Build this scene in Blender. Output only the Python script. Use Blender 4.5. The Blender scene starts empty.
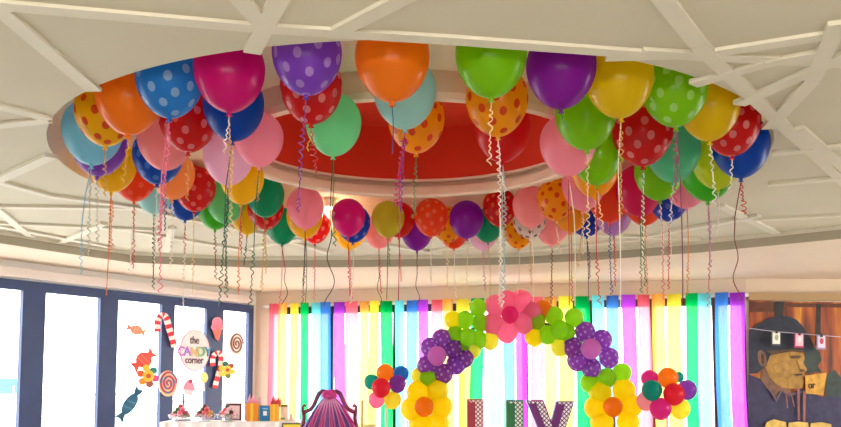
import bpy, bmesh, math, random
from mathutils import Vector, Matrix
random.seed(7)
PI = math.pi
S = bpy.context.scene
COL = S.collection

# ------------------------------------------------------------------ camera
CZ = 1.40                      # eye height
F = 850.0                      # focal length in pixels of the 841 x 427 frame
PPX, PPY = 420.5, 315.0
PITCH = math.atan(67.0 / F)
CP, SP = math.cos(PITCH), math.sin(PITCH)
cd = bpy.data.cameras.new('camera'); cam = bpy.data.objects.new('camera', cd); COL.objects.link(cam)
cam.location = (0, 0, CZ); cam.rotation_euler = (PI / 2 + PITCH, 0, 0)
cd.sensor_width = 36; cd.lens = 36 * F / 841; cd.shift_y = (PPY - 213.5) / 841
cd.clip_start = 0.05
S.camera = cam


def ray(px, py):
    a, b = (px - PPX) / F, (PPY - py) / F
    return Vector((a, CP - b * SP, SP + b * CP))


def at_h(px, py, h):           # point at height h above the eye
    r = ray(px, py); k = h / r.z
    return Vector((r.x * k, r.y * k, CZ + h))


def at_y(px, py, Y):
    r = ray(px, py); k = Y / r.y
    return Vector((r.x * k, Y, CZ + r.z * k))


def at_pl(px, py, pl):
    o, n = pl[0], pl[1]
    r = ray(px, py); c = Vector((0, 0, CZ)); k = (o - c).dot(n) / r.dot(n)
    return c + r * k


# ------------------------------------------------------------------ materials
def lin(c):
    return tuple(((v / 255) / 12.92 if v / 255 <= 0.04045 else ((v / 255 + 0.055) / 1.055) ** 2.4) for v in c)


MATS = {}


def mat(name, rgb, rough=0.6, coat=0.0, metal=0.0, noise=0.0, trans=0.0, alpha=1.0, spec=0.5, scale=6.0, tcol=None):
    if name in MATS: return MATS[name]
    m = bpy.data.materials.new(name); m.use_nodes = True
    nt = m.node_tree; N = nt.nodes; L = nt.links
    p = N['Principled BSDF']; out = N['Material Output']
    c = lin(rgb)
    p.inputs['Base Color'].default_value = (*c, 1)
    p.inputs['Roughness'].default_value = rough
    p.inputs['Metallic'].default_value = metal
    p.inputs['Coat Weight'].default_value = coat
    p.inputs['Coat Roughness'].default_value = 0.08
    p.inputs['Specular IOR Level'].default_value = spec
    if noise:
        tc = N.new('ShaderNodeTexCoord'); nz = N.new('ShaderNodeTexNoise'); nz.inputs['Scale'].default_value = scale
        nz.inputs['Detail'].default_value = 4
        rp = N.new('ShaderNodeValToRGB')
        rp.color_ramp.elements[0].position = 0.3; rp.color_ramp.elements[1].position = 0.7
        rp.color_ramp.elements[0].color = (*[v * (1 - noise) for v in c], 1)
        rp.color_ramp.elements[1].color = (*[min(1, v * (1 + noise)) for v in c], 1)
        L.new(tc.outputs['Object'], nz.inputs['Vector']); L.new(nz.outputs['Fac'], rp.inputs['Fac'])
        L.new(rp.outputs['Color'], p.inputs['Base Color'])
    last = p.outputs['BSDF']
    if trans:
        t = N.new('ShaderNodeBsdfTranslucent'); t.inputs['Color'].default_value = (*(lin(tcol) if tcol else c), 1)
        mx = N.new('ShaderNodeMixShader'); mx.inputs[0].default_value = trans
        L.new(last, mx.inputs[1]); L.new(t.outputs[0], mx.inputs[2]); last = mx.outputs[0]
    if alpha < 1:
        t = N.new('ShaderNodeBsdfTransparent'); mx = N.new('ShaderNodeMixShader'); mx.inputs[0].default_value = alpha
        L.new(t.outputs[0], mx.inputs[1]); L.new(last, mx.inputs[2]); last = mx.outputs[0]
    L.new(last, out.inputs['Surface'])
    MATS[name] = m
    return m


THIN = 0.55          # one rubber wall tints light less than the two a balloon has


def balloon_mat(name, rgb, dot=None, clear=0.0, metal=0.0, dsize=0.125, thin=THIN):
    key = 'rubber_' + name + ('_dotted' if dot else '') + ('_clear' if clear else '')
    if key in MATS: return MATS[key]
    m = bpy.data.materials.new(key); m.use_nodes = True
    nt = m.node_tree; N = nt.nodes; L = nt.links
    p = N['Principled BSDF']; out = N['Material Output']
    p.inputs['Roughness'].default_value = 0.36 if not metal else 0.3
    p.inputs['Specular IOR Level'].default_value = 0.3
    p.inputs['Coat Weight'].default_value = 0.6
    p.inputs['Coat Roughness'].default_value = 0.06
    p.inputs['Metallic'].default_value = metal
    t = N.new('ShaderNodeBsdfTranslucent')
    mx = N.new('ShaderNodeMixShader'); mx.inputs[0].default_value = 0.68
    L.new(p.outputs['BSDF'], mx.inputs[1]); L.new(t.outputs[0], mx.inputs[2])
    if dot:
        at = N.new('ShaderNodeAttribute'); at.attribute_name = 'dot'
        lt = N.new('ShaderNodeMath'); lt.operation = 'LESS_THAN'; lt.inputs[1].default_value = dsize
        L.new(at.outputs['Fac'], lt.inputs[0])
        mc = N.new('ShaderNodeMix'); mc.data_type = 'RGBA'
        mc.inputs[6].default_value = (*lin(rgb), 1); mc.inputs[7].default_value = (*lin(dot), 1)
        L.new(lt.outputs[0], mc.inputs[0])
        L.new(mc.outputs[2], p.inputs['Base Color'])
        ga = N.new('ShaderNodeGamma'); ga.inputs['Gamma'].default_value = thin; L.new(mc.outputs[2], ga.inputs['Color']); L.new(ga.outputs[0], t.inputs['Color'])
    else:
        p.inputs['Base Color'].default_value = (*lin(rgb), 1); t.inputs['Color'].default_value = (*[v ** thin for v in lin(rgb)], 1)
    last = mx.outputs[0]
    if clear:
        tr = N.new('ShaderNodeBsdfTransparent'); tr.inputs['Color'].default_value = (*[0.5 + 0.5 * v for v in lin(rgb)], 1)
        m2 = N.new('ShaderNodeMixShader'); m2.inputs[0].default_value = clear
        L.new(last, m2.inputs[1]); L.new(tr.outputs[0], m2.inputs[2]); last = m2.outputs[0]
    L.new(last, out.inputs['Surface'])
    MATS[key] = m
    return m


def shader_mat(name, build):
    if name in MATS: return MATS[name]
    m = bpy.data.materials.new(name); m.use_nodes = True
    build(m.node_tree, m.node_tree.nodes['Principled BSDF']); MATS[name] = m
    return m


# ------------------------------------------------------------------ mesh helpers
class MB:
    def __init__(s): s.v = []; s.f = []; s.mi = []; s.sm = []

    def add(s, vs, fs, mi=0, smooth=False):
        b = len(s.v); s.v += [tuple(v) for v in vs]
        for f in fs: s.f.append([b + i for i in f]); s.mi.append(mi); s.sm.append(smooth)
        return s

    def box(s, lo, hi, mi=0, M=None):
        x0, y0, z0 = lo; x1, y1, z1 = hi
        vs = [Vector(p) for p in ((x0, y0, z0), (x1, y0, z0), (x1, y1, z0), (x0, y1, z0), (x0, y0, z1), (x1, y0, z1), (x1, y1, z1), (x0, y1, z1))]
        if M: vs = [M @ v for v in vs]
        return s.add(vs, [(0, 3, 2, 1), (4, 5, 6, 7), (0, 1, 5, 4), (1, 2, 6, 5), (2, 3, 7, 6), (3, 0, 4, 7)], mi)

    def lathe(s, prof, n=24, mi=0, o=(0, 0, 0), M=None):   # prof: (r, z)
        vs = []; fs = []
        for r, z in prof:
            for i in range(n):
                a = 2 * PI * i / n; v = Vector((r * math.cos(a) + o[0], r * math.sin(a) + o[1], z + o[2]))
                vs.append(M @ v if M else v)
        for k in range(len(prof) - 1):
            for i in range(n):
                j = (i + 1) % n; fs.append((k * n + i, (k + 1) * n + i, (k + 1) * n + j, k * n + j))
        fs.append(tuple(range(n))); fs.append(tuple(reversed(range((len(prof) - 1) * n, len(prof) * n))))
        return s.add(vs, fs, mi, True)

    def tube(s, pts, r, n=6, mi=0):
        pts = [Vector(p) for p in pts]; vs = []; fs = []; prev = None
        for k, p in enumerate(pts):
            a = pts[max(0, k - 1)]; b = pts[min(len(pts) - 1, k + 1)]; t = (b - a).normalized()
            if prev is None: u = t.orthogonal().normalized()
            else:
                u = prev - t * prev.dot(t)
                u = u.normalized() if u.length > 1e-6 else t.orthogonal().normalized()
            prev = u; w = t.cross(u); rr = r[k] if isinstance(r, (list, tuple)) else r
            for i in range(n):
                q = 2 * PI * i / n; vs.append(p + u * (rr * math.cos(q)) + w * (rr * math.sin(q)))
        for k in range(len(pts) - 1):
            for i in range(n):
                j = (i + 1) % n; fs.append((k * n + i, k * n + j, (k + 1) * n + j, (k + 1) * n + i))
        fs.append(tuple(reversed(range(n)))); fs.append(tuple(range((len(pts) - 1) * n, len(pts) * n)))
        return s.add(vs, fs, mi, True)

    def prism(s, poly, d0, d1, mi=0):          # poly: 3-D points; extruded from +d0 to +d1 (vectors)
        n = len(poly); a = [Vector(p) + d0 for p in poly]; b = [Vector(p) + d1 for p in poly]
        fs = [tuple(range(n)), tuple(reversed(range(n, 2 * n)))] + [(i, n + i, n + (i + 1) % n, (i + 1) % n) for i in range(n)]
        return s.add(a + b, fs, mi)

    def build(s, name, mats, parent=None, at=None):
        me = bpy.data.meshes.new(name)
        o3 = Vector(at) if at is not None else Vector((0, 0, 0))
        me.from_pydata([tuple(Vector(v) - o3) for v in s.v], [], s.f)
        for m in (mats if isinstance(mats, (list, tuple)) else [mats]): me.materials.append(m)
        for p, i, q in zip(me.polygons, s.mi, s.sm): p.material_index = i; p.use_smooth = q
        bm = bmesh.new(); bm.from_mesh(me); bmesh.ops.recalc_face_normals(bm, faces=bm.faces); bm.to_mesh(me); bm.free()
        o = bpy.data.objects.new(name, me); COL.objects.link(o)
        if parent is not None:
            o.parent = parent
            o.location = o3 - wloc(parent) if at is not None else -wloc(parent)
        else: o.location = o3
        return o


def wloc(o):
    l = Vector(o.location)
    while o.parent is not None: o = o.parent; l = l + Vector(o.location)
    return l


def tag(o, label, cat, group=None):
    o['label'] = label; o['category'] = cat
    if group: o['group'] = group
    return o


def thing(name, label, cat, loc, group=None):
    o = bpy.data.objects.new(name, None); COL.objects.link(o); o.location = loc; o.empty_display_size = 0.1
    return tag(o, label, cat, group)


def struct(o):
    o['kind'] = 'structure'; return o


UP = Vector((0, 0, 1))
# ------------------------------------------------------------------ palette
paint = mat('ceiling_paint', (206, 198, 176), 0.75, noise=0.03, scale=2.0)
batten_paint = mat('batten_paint', (218, 211, 192), 0.6, noise=0.02)
wall_paint = mat('wall_paint', (224, 204, 182), 0.8, noise=0.02, scale=3)
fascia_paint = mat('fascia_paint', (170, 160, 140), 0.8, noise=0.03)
trough_paint = mat('trough_paint', (252, 236, 206), 0.75, noise=0.02)
red_paint = mat('dome_red_paint', (224, 56, 20), 0.8, noise=0.05, scale=1.5)
rim_paint = mat('rim_paint', (240, 212, 186), 0.5, noise=0.02)
navy = mat('navy_frame', (44, 64, 112), 0.4, noise=0.08)
brownframe = mat('brown_frame', (92, 40, 30), 0.5, noise=0.08)
darkframe = mat('dark_frame', (40, 38, 52), 0.5, noise=0.05)
floor_m = mat('floor_tile', (205, 204, 200), 0.35, noise=0.08, scale=3)
white = mat('white_paint', (240, 238, 234), 0.5, noise=0.01)
glass = mat('window_glass', (235, 245, 248), 0.05, alpha=0.06)

# ------------------------------------------------------------------ room outline
H_CEIL, H_SOF, H_WIN = 1.29, 1.184, 1.0
Zc, Zs, Zw = CZ + H_CEIL, CZ + H_SOF, CZ + H_WIN
P0 = at_h(0, 278, H_WIN); P1 = at_h(256, 306, H_WIN); P0.z = P1.z = 0
B1 = at_h(745, 294.5, H_WIN); B1.z = 0
ld = (P0 - P1).normalized()                      # along the left wall towards the eye
YN = -1.6
LN = P1 + ld * ((YN - P1.y) / ld.y)
bd = (B1 - P1).normalized()
P2 = at_pl(748, 350, (B1, Vector((bd.y, -bd.x, 0)))); P2.z = 0
P3 = Vector((6.4, P2.y + 0.12, 0)); P4 = Vector((6.4, YN, 0))
nl = Vector((-ld.y, ld.x, 0)); nl = nl if nl.x > 0 else -nl       # into the room
nb = Vector((bd.y, -bd.x, 0)); nb = nb if nb.y < 0 else -nb
md = (P3 - P2).normalized(); nm = Vector((md.y, -md.x, 0)); nm = nm if nm.y < 0 else -nm
PL_L = (P1 + nl * 0.0, nl); PL_B = (P1, nb); PL_M = (P2, nm)

# floor
mb = MB(); mb.prism([LN - ld * 0 + Vector((-.4, -.4, 0)), P1 + Vector((-.3, .3, 0)), P2 + Vector((.1, .4, 0)), P3 + Vector((.3, .3, 0)), P4 + Vector((.3, -.4, 0))], Vector((0, 0, -0.15)), Vector((0, 0, 0)))
struct(mb.build('floor', floor_m))

# ------------------------------------------------------------------ ceiling with the round trough
RC = Vector((-0.055, 5.2, 0)); R_OUT = 2.08; R_IN = 1.104; H_TR = 1.495
edge_px = [(0, 231), (60, 241), (130, 252), (250, 257.5), (350, 257), (430, 256), (520, 254), (600, 249), (700, 241), (841, 226)]
edge = [at_h(x, y, H_CEIL) for x, y in edge_px]
for e in edge: e.z = 0
# the soffit edge runs on parallel to the left wall, and on to the right wall
gap = (edge[0] - P1).dot(nl)
e_start = P1 + nl * gap + ld * ((YN - P1.y) / ld.y)
last = edge[-1]; e_end = Vector((6.4, last.y + (6.4 - last.x) * (edge[-1].y - edge[-2].y) / (edge[-1].x - edge[-2].x), 0))
bound = [e_start] + edge + [e_end, P4]


def hit(a):                                      # boundary point seen from the ring centre at angle a
    d = Vector((math.cos(a), math.sin(a))); best = None
    for i in range(len(bound)):
        p, q = bound[i], bound[(i + 1) % len(bound)]
        e = Vector((q.x - p.x, q.y - p.y)); w = Vector((p.x - RC.x, p.y - RC.y))
        den = d.x * e.y - d.y * e.x
        if abs(den) < 1e-9: continue
        t = (w.x * e.y - w.y * e.x) / den; s = (w.x * d.y - w.y * d.x) / den
        if t > 0 and -1e-6 <= s <= 1 + 1e-6 and (best is None or t < best): best = t
    return RC + Vector((d.x, d.y, 0)) * best


angs = sorted(set([2 * PI * i / 144 for i in range(144)] + [math.atan2(b.y - RC.y, b.x - RC.x) % (2 * PI) for b in bound]))
n = len(angs); vin = [RC + Vector((math.cos(a), math.sin(a), 0)) * R_OUT for a in angs]; vout = [hit(a) for a in angs]
mb = MB()
zz = lambda p, z: Vector((p.x, p.y, z))
mb.add([zz(p, Zc) for p in vin] + [zz(p, Zc) for p in vout], [(i, (i + 1) % n, n + (i + 1) % n, n + i) for i in range(n)])
struct(mb.build('ceiling', paint))
# trough: outer wall, its own ceiling
zt = CZ + H_TR
mb = MB()
mb.add([zz(p, Zc) for p in vin] + [zz(p, zt + .03) for p in vin], [(i, n + i, n + (i + 1) % n, (i + 1) % n) for i in range(n)], smooth=True)
vi = [RC + Vector((math.cos(a), math.sin(a), 0)) * R_IN for a in angs]
mb.add([zz(p, zt + .03) for p in vin] + [zz(p, zt + .03) for p in vi], [(i, n + i, n + (i + 1) % n, (i + 1) % n) for i in range(n)])
struct(mb.build('ceiling_trough', trough_paint))
# inner rim moulding and the red dome
def ring(name, prof, m):
    q = MB(); vs = []; fs = []; k = len(prof); N = 96
    for i in range(N):
        a = 2 * PI * i / N
        for r, z in prof: vs.append((RC.x + r * math.cos(a), RC.y + r * math.sin(a), z))
    for i in range(N):
        for j in range(k): fs.append((i * k + j, ((i + 1) % N) * k + j, ((i + 1) % N) * k + (j + 1) % k, i * k + (j + 1) % k))
    q.add(vs, fs, 0, False); return struct(q.build(name, m))
zr = CZ + 1.388
ring('trim_1', [(R_IN - .02, zr), (R_IN + .03, zr), (R_IN + .045, zr + .03), (R_IN + .045, zt + .03), (R_IN + .04, zt + .05), (R_IN + .04, zr + .08), (R_IN - .03, zr + .07), (R_IN - .03, zr + .012)], rim_paint)
ring('trim_2', [(R_IN + .03, zr + .113), (R_IN - .022, zr + .113), (R_IN - .022, zr + .13), (R_IN + .03, zr + .13)], rim_paint)
mb = MB(); N = 96; zd = zt + .42
c1 = [Vector((RC.x + (R_IN - .01) * math.cos(2 * PI * i / N), RC.y + (R_IN - .01) * math.sin(2 * PI * i / N), zr + .12)) for i in range(N)]
mb.add(c1 + [zz(p, zd) for p in c1], [(i, N + i, N + (i + 1) % N, (i + 1) % N) for i in range(N)], smooth=True)
mb.add([zz(p, zd) for p in c1], [tuple(range(N))])
struct(mb.build('ceiling_dome', red_paint))
# ------------------------------------------------------------------ soffit along the walls
mb = MB()
ep = [e_start] + edge + [e_end]
for i in range(len(ep) - 1):
    a, b = ep[i], ep[i + 1]
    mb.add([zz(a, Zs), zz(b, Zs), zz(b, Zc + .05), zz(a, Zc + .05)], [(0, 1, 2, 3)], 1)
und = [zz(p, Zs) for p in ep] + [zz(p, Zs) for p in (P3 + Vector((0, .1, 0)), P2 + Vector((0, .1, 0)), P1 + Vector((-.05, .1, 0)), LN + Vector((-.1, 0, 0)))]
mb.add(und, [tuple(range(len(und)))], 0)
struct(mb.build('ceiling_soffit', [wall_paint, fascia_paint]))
# small moulding on the soffit edge
mb = MB()
for i in range(len(ep) - 1):
    a, b = zz(ep[i], Zc), zz(ep[i + 1], Zc); d = (b - a).normalized(); w = Vector((d.y, -d.x, 0)) * .035
    mb.prism([a + w, b + w, b - w * .3, a - w * .3], Vector((0, 0, -.03)), Vector((0, 0, .01)))
struct(mb.build('trim_3', batten_paint))

# ceiling battens
batt = [((-40, -26), (94, 89)), ((-40, 95), (49, 118)), ((-40, 128), (48, 119)),
        ((-60, -2), (258, 26)), ((258, 26), (450, 38)), ((450, 38), (640, 52)), ((606, 55), (702, 52)), ((702, 53), (850, 30)),
        ((640, 50), (702, 54)), ((702, 54), (850, 62)), ((236, -8), (264, 24)), ((281, -8), (252, 50)), ((331, 33), (410, -8)),
        ((655, -14), (699, 43)), ((699, 43), (778, 119)), ((778, 119), (870, 205)),
        ((693, 82), (766, 61)), ((766, 61), (833, 49)), ((739, 102), (809, 70)), ((809, 70), (860, 46)), ((838, 20), (812, 78)), ((812, 78), (768, 126)),
        ((772, 152), (860, 143)), ((797, 126), (870, 188)), ((768, 183), (860, 175)), ((742, 219), (860, 213)), ((720, 204), (800, 244)),
        ((-20, 187), (51, 154)), ((-30, 172), (48, 194)), ((48, 194), (150, 208)), ((-20, 205), (140, 207)), ((-12, 200), (34, 238)), ((-20, 221), (160, 229)),
        ((-20, 221), (112, 246)), ((56, 243), (104, 222)), ((110, 226), (250, 250)), ((140, 208), (300, 240)), ((172, 226), (166, 250)), ((250, 247), (300, 237.5)),
        ((330, 252), (262, 232)), ((520, 250), (640, 238)), ((560, 232), (700, 238)), ((640, 236), (760, 214)), ((430, 250), (520, 238)), ((360, 240), (440, 252))]
nb_ = 0
for k, (a, b) in enumerate(batt):
    A, B = at_h(*a, H_CEIL), at_h(*b, H_CEIL); d = (B - A).normalized(); w = Vector((d.y, -d.x, 0)) * .034
    dep = .012 + .0003 * k
    mb = MB(); mb.prism([A + w, B + w, B - w, A - w], Vector((0, 0, -dep)), Vector((0, 0, .004)))
    struct(mb.build('ceiling_batten', batten_paint))

# ------------------------------------------------------------------ window walls
def wpt(P, d, s, z): return Vector((P.x + d.x * s, P.y + d.y * s, z))


def s_of(px, pl, P, d): return (at_pl(px, 350, pl) - P).dot(d)


wcount = [0]


def window(P, d, nrm, s0, s1, z0, z1, fm, fw0, fw1, head):
    """frame of four bars and one glass pane; the frame sits in the wall plane"""
    wcount[0] += 1
    mb = MB(); t0, t1 = -nrm * .03, nrm * .02
    def bar(a0, a1, b0, b1): mb.prism([wpt(P, d, a0, b0), wpt(P, d, a1, b0), wpt(P, d, a1, b1), wpt(P, d, a0, b1)], t0, t1)
    bar(s0, s0 + fw0, z0, z1); bar(s1 - fw1, s1, z0, z1); bar(s0 + fw0, s1 - fw1, z1 - head, z1); bar(s0 + fw0, s1 - fw1, z0, z0 + .07)
    o = struct(mb.build('window_%d' % wcount[0], fm))
    g = MB(); g.prism([wpt(P, d, s0 + fw0, z0 + .07), wpt(P, d, s1 - fw1, z0 + .07), wpt(P, d, s1 - fw1, z1 - head), wpt(P, d, s0 + fw0, z1 - head)], -nrm * .02, -nrm * .012)
    g.build('window_glass', glass, o)
    return o


sl = lambda px: s_of(px, PL_L, P1, ld)
# bounds of each pane: (frame edge, glass edge, glass edge, frame edge) in photo columns, right to left
for a, g0, g1, b in ((252, 247, 222, 213.5), (213.5, 205, 173, 166.5), (166.5, 160, 116, 107), (107, 98, 43, 31.5)):
    window(P1, ld, nl, sl(a), sl(b), .25, Zw, navy, sl(g0) - sl(a), sl(b) - sl(g1), .10)
s = sl(31.5); first = True
LWIN = (3.9 - P1.y) / ld.y              # last window of the left wall ends here
while s < LWIN - .3:
    e = min(s + 1.25, LWIN)
    window(P1, ld, nl, s, e, .25, Zw, navy, sl(20) - sl(31.5) if first else .13, .13, .10); s = e; first = False
LW = (LN - P1).length
mb = MB()
mb.prism([wpt(P1, ld, LWIN, .2), wpt(P1, ld, LW, .2), wpt(P1, ld, LW, Zw + .01), wpt(P1, ld, LWIN, Zw + .01)], -nl * .12, Vector())
mb.prism([wpt(P1, ld, 0, 0), wpt(P1, ld, LW, 0), wpt(P1, ld, LW, .25), wpt(P1, ld, 0, .25)], -nl * .12, Vector())
mb.prism([wpt(P1, ld, 0, Zw), wpt(P1, ld, LW, Zw), wpt(P1, ld, LW, Zs + .02), wpt(P1, ld, 0, Zs + .02)], -nl * .12, Vector())
mb.prism([wpt(P1, ld, 0, .25), wpt(P1, ld, sl(252), .25), wpt(P1, ld, sl(252), Zw), wpt(P1, ld, 0, Zw)], -nl * .12, Vector())
struct(mb.build('wall_left', white))
# roller-blind box along the left windows
mb = MB()
mb.prism([wpt(P1, ld, .15, Zw + .015), wpt(P1, ld, LW - .1, Zw + .015), wpt(P1, ld, LW - .1, Zw + .105), wpt(P1, ld, .15, Zw + .105)], nl * .005, nl * .10)
mb.prism([wpt(P1, ld, .15, Zw + .03), wpt(P1, ld, LW - .1, Zw + .03), wpt(P1, ld, LW - .1, Zw + .05), wpt(P1, ld, .15, Zw + .05)], nl * .10, nl * .112)
tag(mb.build('blind_box', mat('blind_white', (236, 226, 222), .5, noise=.01), at=wpt(P1, ld, 2, Zw)), 'long white roller blind box above the dark framed windows', 'blind')

BW = (P2 - P1).length
sb = lambda px: s_of(px, PL_B, P1, bd)
cols = [270, 331, 396, 461, 525, 590, 653, 716, 746]
for a, b in zip(cols, cols[1:]):
    m = brownframe if a in (590, 653) else darkframe
    window(P1, bd, nb, sb(a), sb(b), .25, Zw - .03, m, .035, .035, .09)
mb = MB()
def wbar(P, d, nr, a, b, z0, z1): mb.prism([wpt(P, d, a, z0), wpt(P, d, b, z0), wpt(P, d, b, z1), wpt(P, d, a, z1)], -nr * .12, Vector())
wbar(P1, bd, nb, 0, sb(270), 0, Zs + .02); wbar(P1, bd, nb, sb(746), BW, 0, Zs + .02)
wbar(P1, bd, nb, sb(270), sb(746), 0, .25); wbar(P1, bd, nb, sb(270), sb(746), Zw - .03, Zs + .02)
struct(mb.build('wall_back', wall_paint))
mb = MB(); wbar(P2, md, nm, 0, (P3 - P2).length, 0, Zs + .02); struct(mb.build('wall_far_right', wall_paint))
mb = MB()
for a_, b_, c_, d_ in ((YN, P3.y + .1, 0, .8), (YN, P3.y + .1, 2.35, Zs + .3), (YN, 4.3, .8, 2.35), (8.8, P3.y + .1, .8, 2.35), (5.9, 6.1, .8, 2.35)): mb.box((6.4, a_, c_), (6.52, b_, d_))
struct(mb.build('wall_right', wall_paint))
# roof slab over everything keeps the sky out of the trough
mb = MB(); mb.prism([LN + Vector((-.3, 0, 0)), P1 + Vector((-.3, .2, 0)), P2 + Vector((0, .3, 0)), P3 + Vector((.2, .2, 0)), P4 + Vector((.2, 0, 0))], Vector((0, 0, zd + .05)), Vector((0, 0, zd + .15)))
struct(mb.build('ceiling_slab', paint))
mb = MB()
Pw = [LN + Vector((-.2, 0, 0)), P1 + Vector((-.15, .13, 0)), P2 + Vector((0, .13, 0)), P3 + Vector((.1, .13, 0)), P4 + Vector((.12, 0, 0))]
for a, b in zip(Pw, Pw[1:]): mb.add([zz(a, Zs), zz(b, Zs), zz(b, zd + .1), zz(a, zd + .1)], [(0, 1, 2, 3)])
struct(mb.build('wall_upper', wall_paint))
mb = MB(); mb.box((LN.x, YN - .12, 2.1), (6.5, YN, zd + .1)); mb.box((LN.x, YN - .12, 0), (6.5, YN, 1.2)); mb.box((LN.x, YN - .12, 1.2), (-1.9, YN, 2.1)); mb.box((1.9, YN - .12, 1.2), (6.5, YN, 2.1)); struct(mb.build('wall_rear', wall_paint))

# ------------------------------------------------------------------ ceiling-ring balloons
C = dict(ltblue=(134, 206, 234), violet=(140, 72, 190), yellow=(240, 190, 4), orange=(246, 132, 20), blue=(34, 132, 220), magenta=(212, 14, 126),
         mblue=(8, 76, 190), purple=(132, 70, 206), red=(214, 20, 24), mint=(126, 228, 160), aqua=(166, 224, 224), lime=(134, 206, 4), mpurple=(140, 20, 168),
         pink=(255, 156, 180), yellow2=(234, 200, 2), ylime=(200, 214, 40), green=(70, 190, 30), mint2=(96, 204, 160), rose=(226, 24, 100), orred=(240, 70, 24),
         lilac=(196, 136, 206), plilac=(238, 184, 216), teal=(0, 158, 110), peach=(252, 158, 84), salmon=(255, 160, 164), olive=(196, 186, 34), amber=(248, 168, 8),
         clear=(236, 224, 214), dblue=(24, 60, 180), mgreen=(120, 214, 130))
WD = (214, 220, 236); RD = (206, 56, 14); KD = (24, 18, 30)
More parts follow.
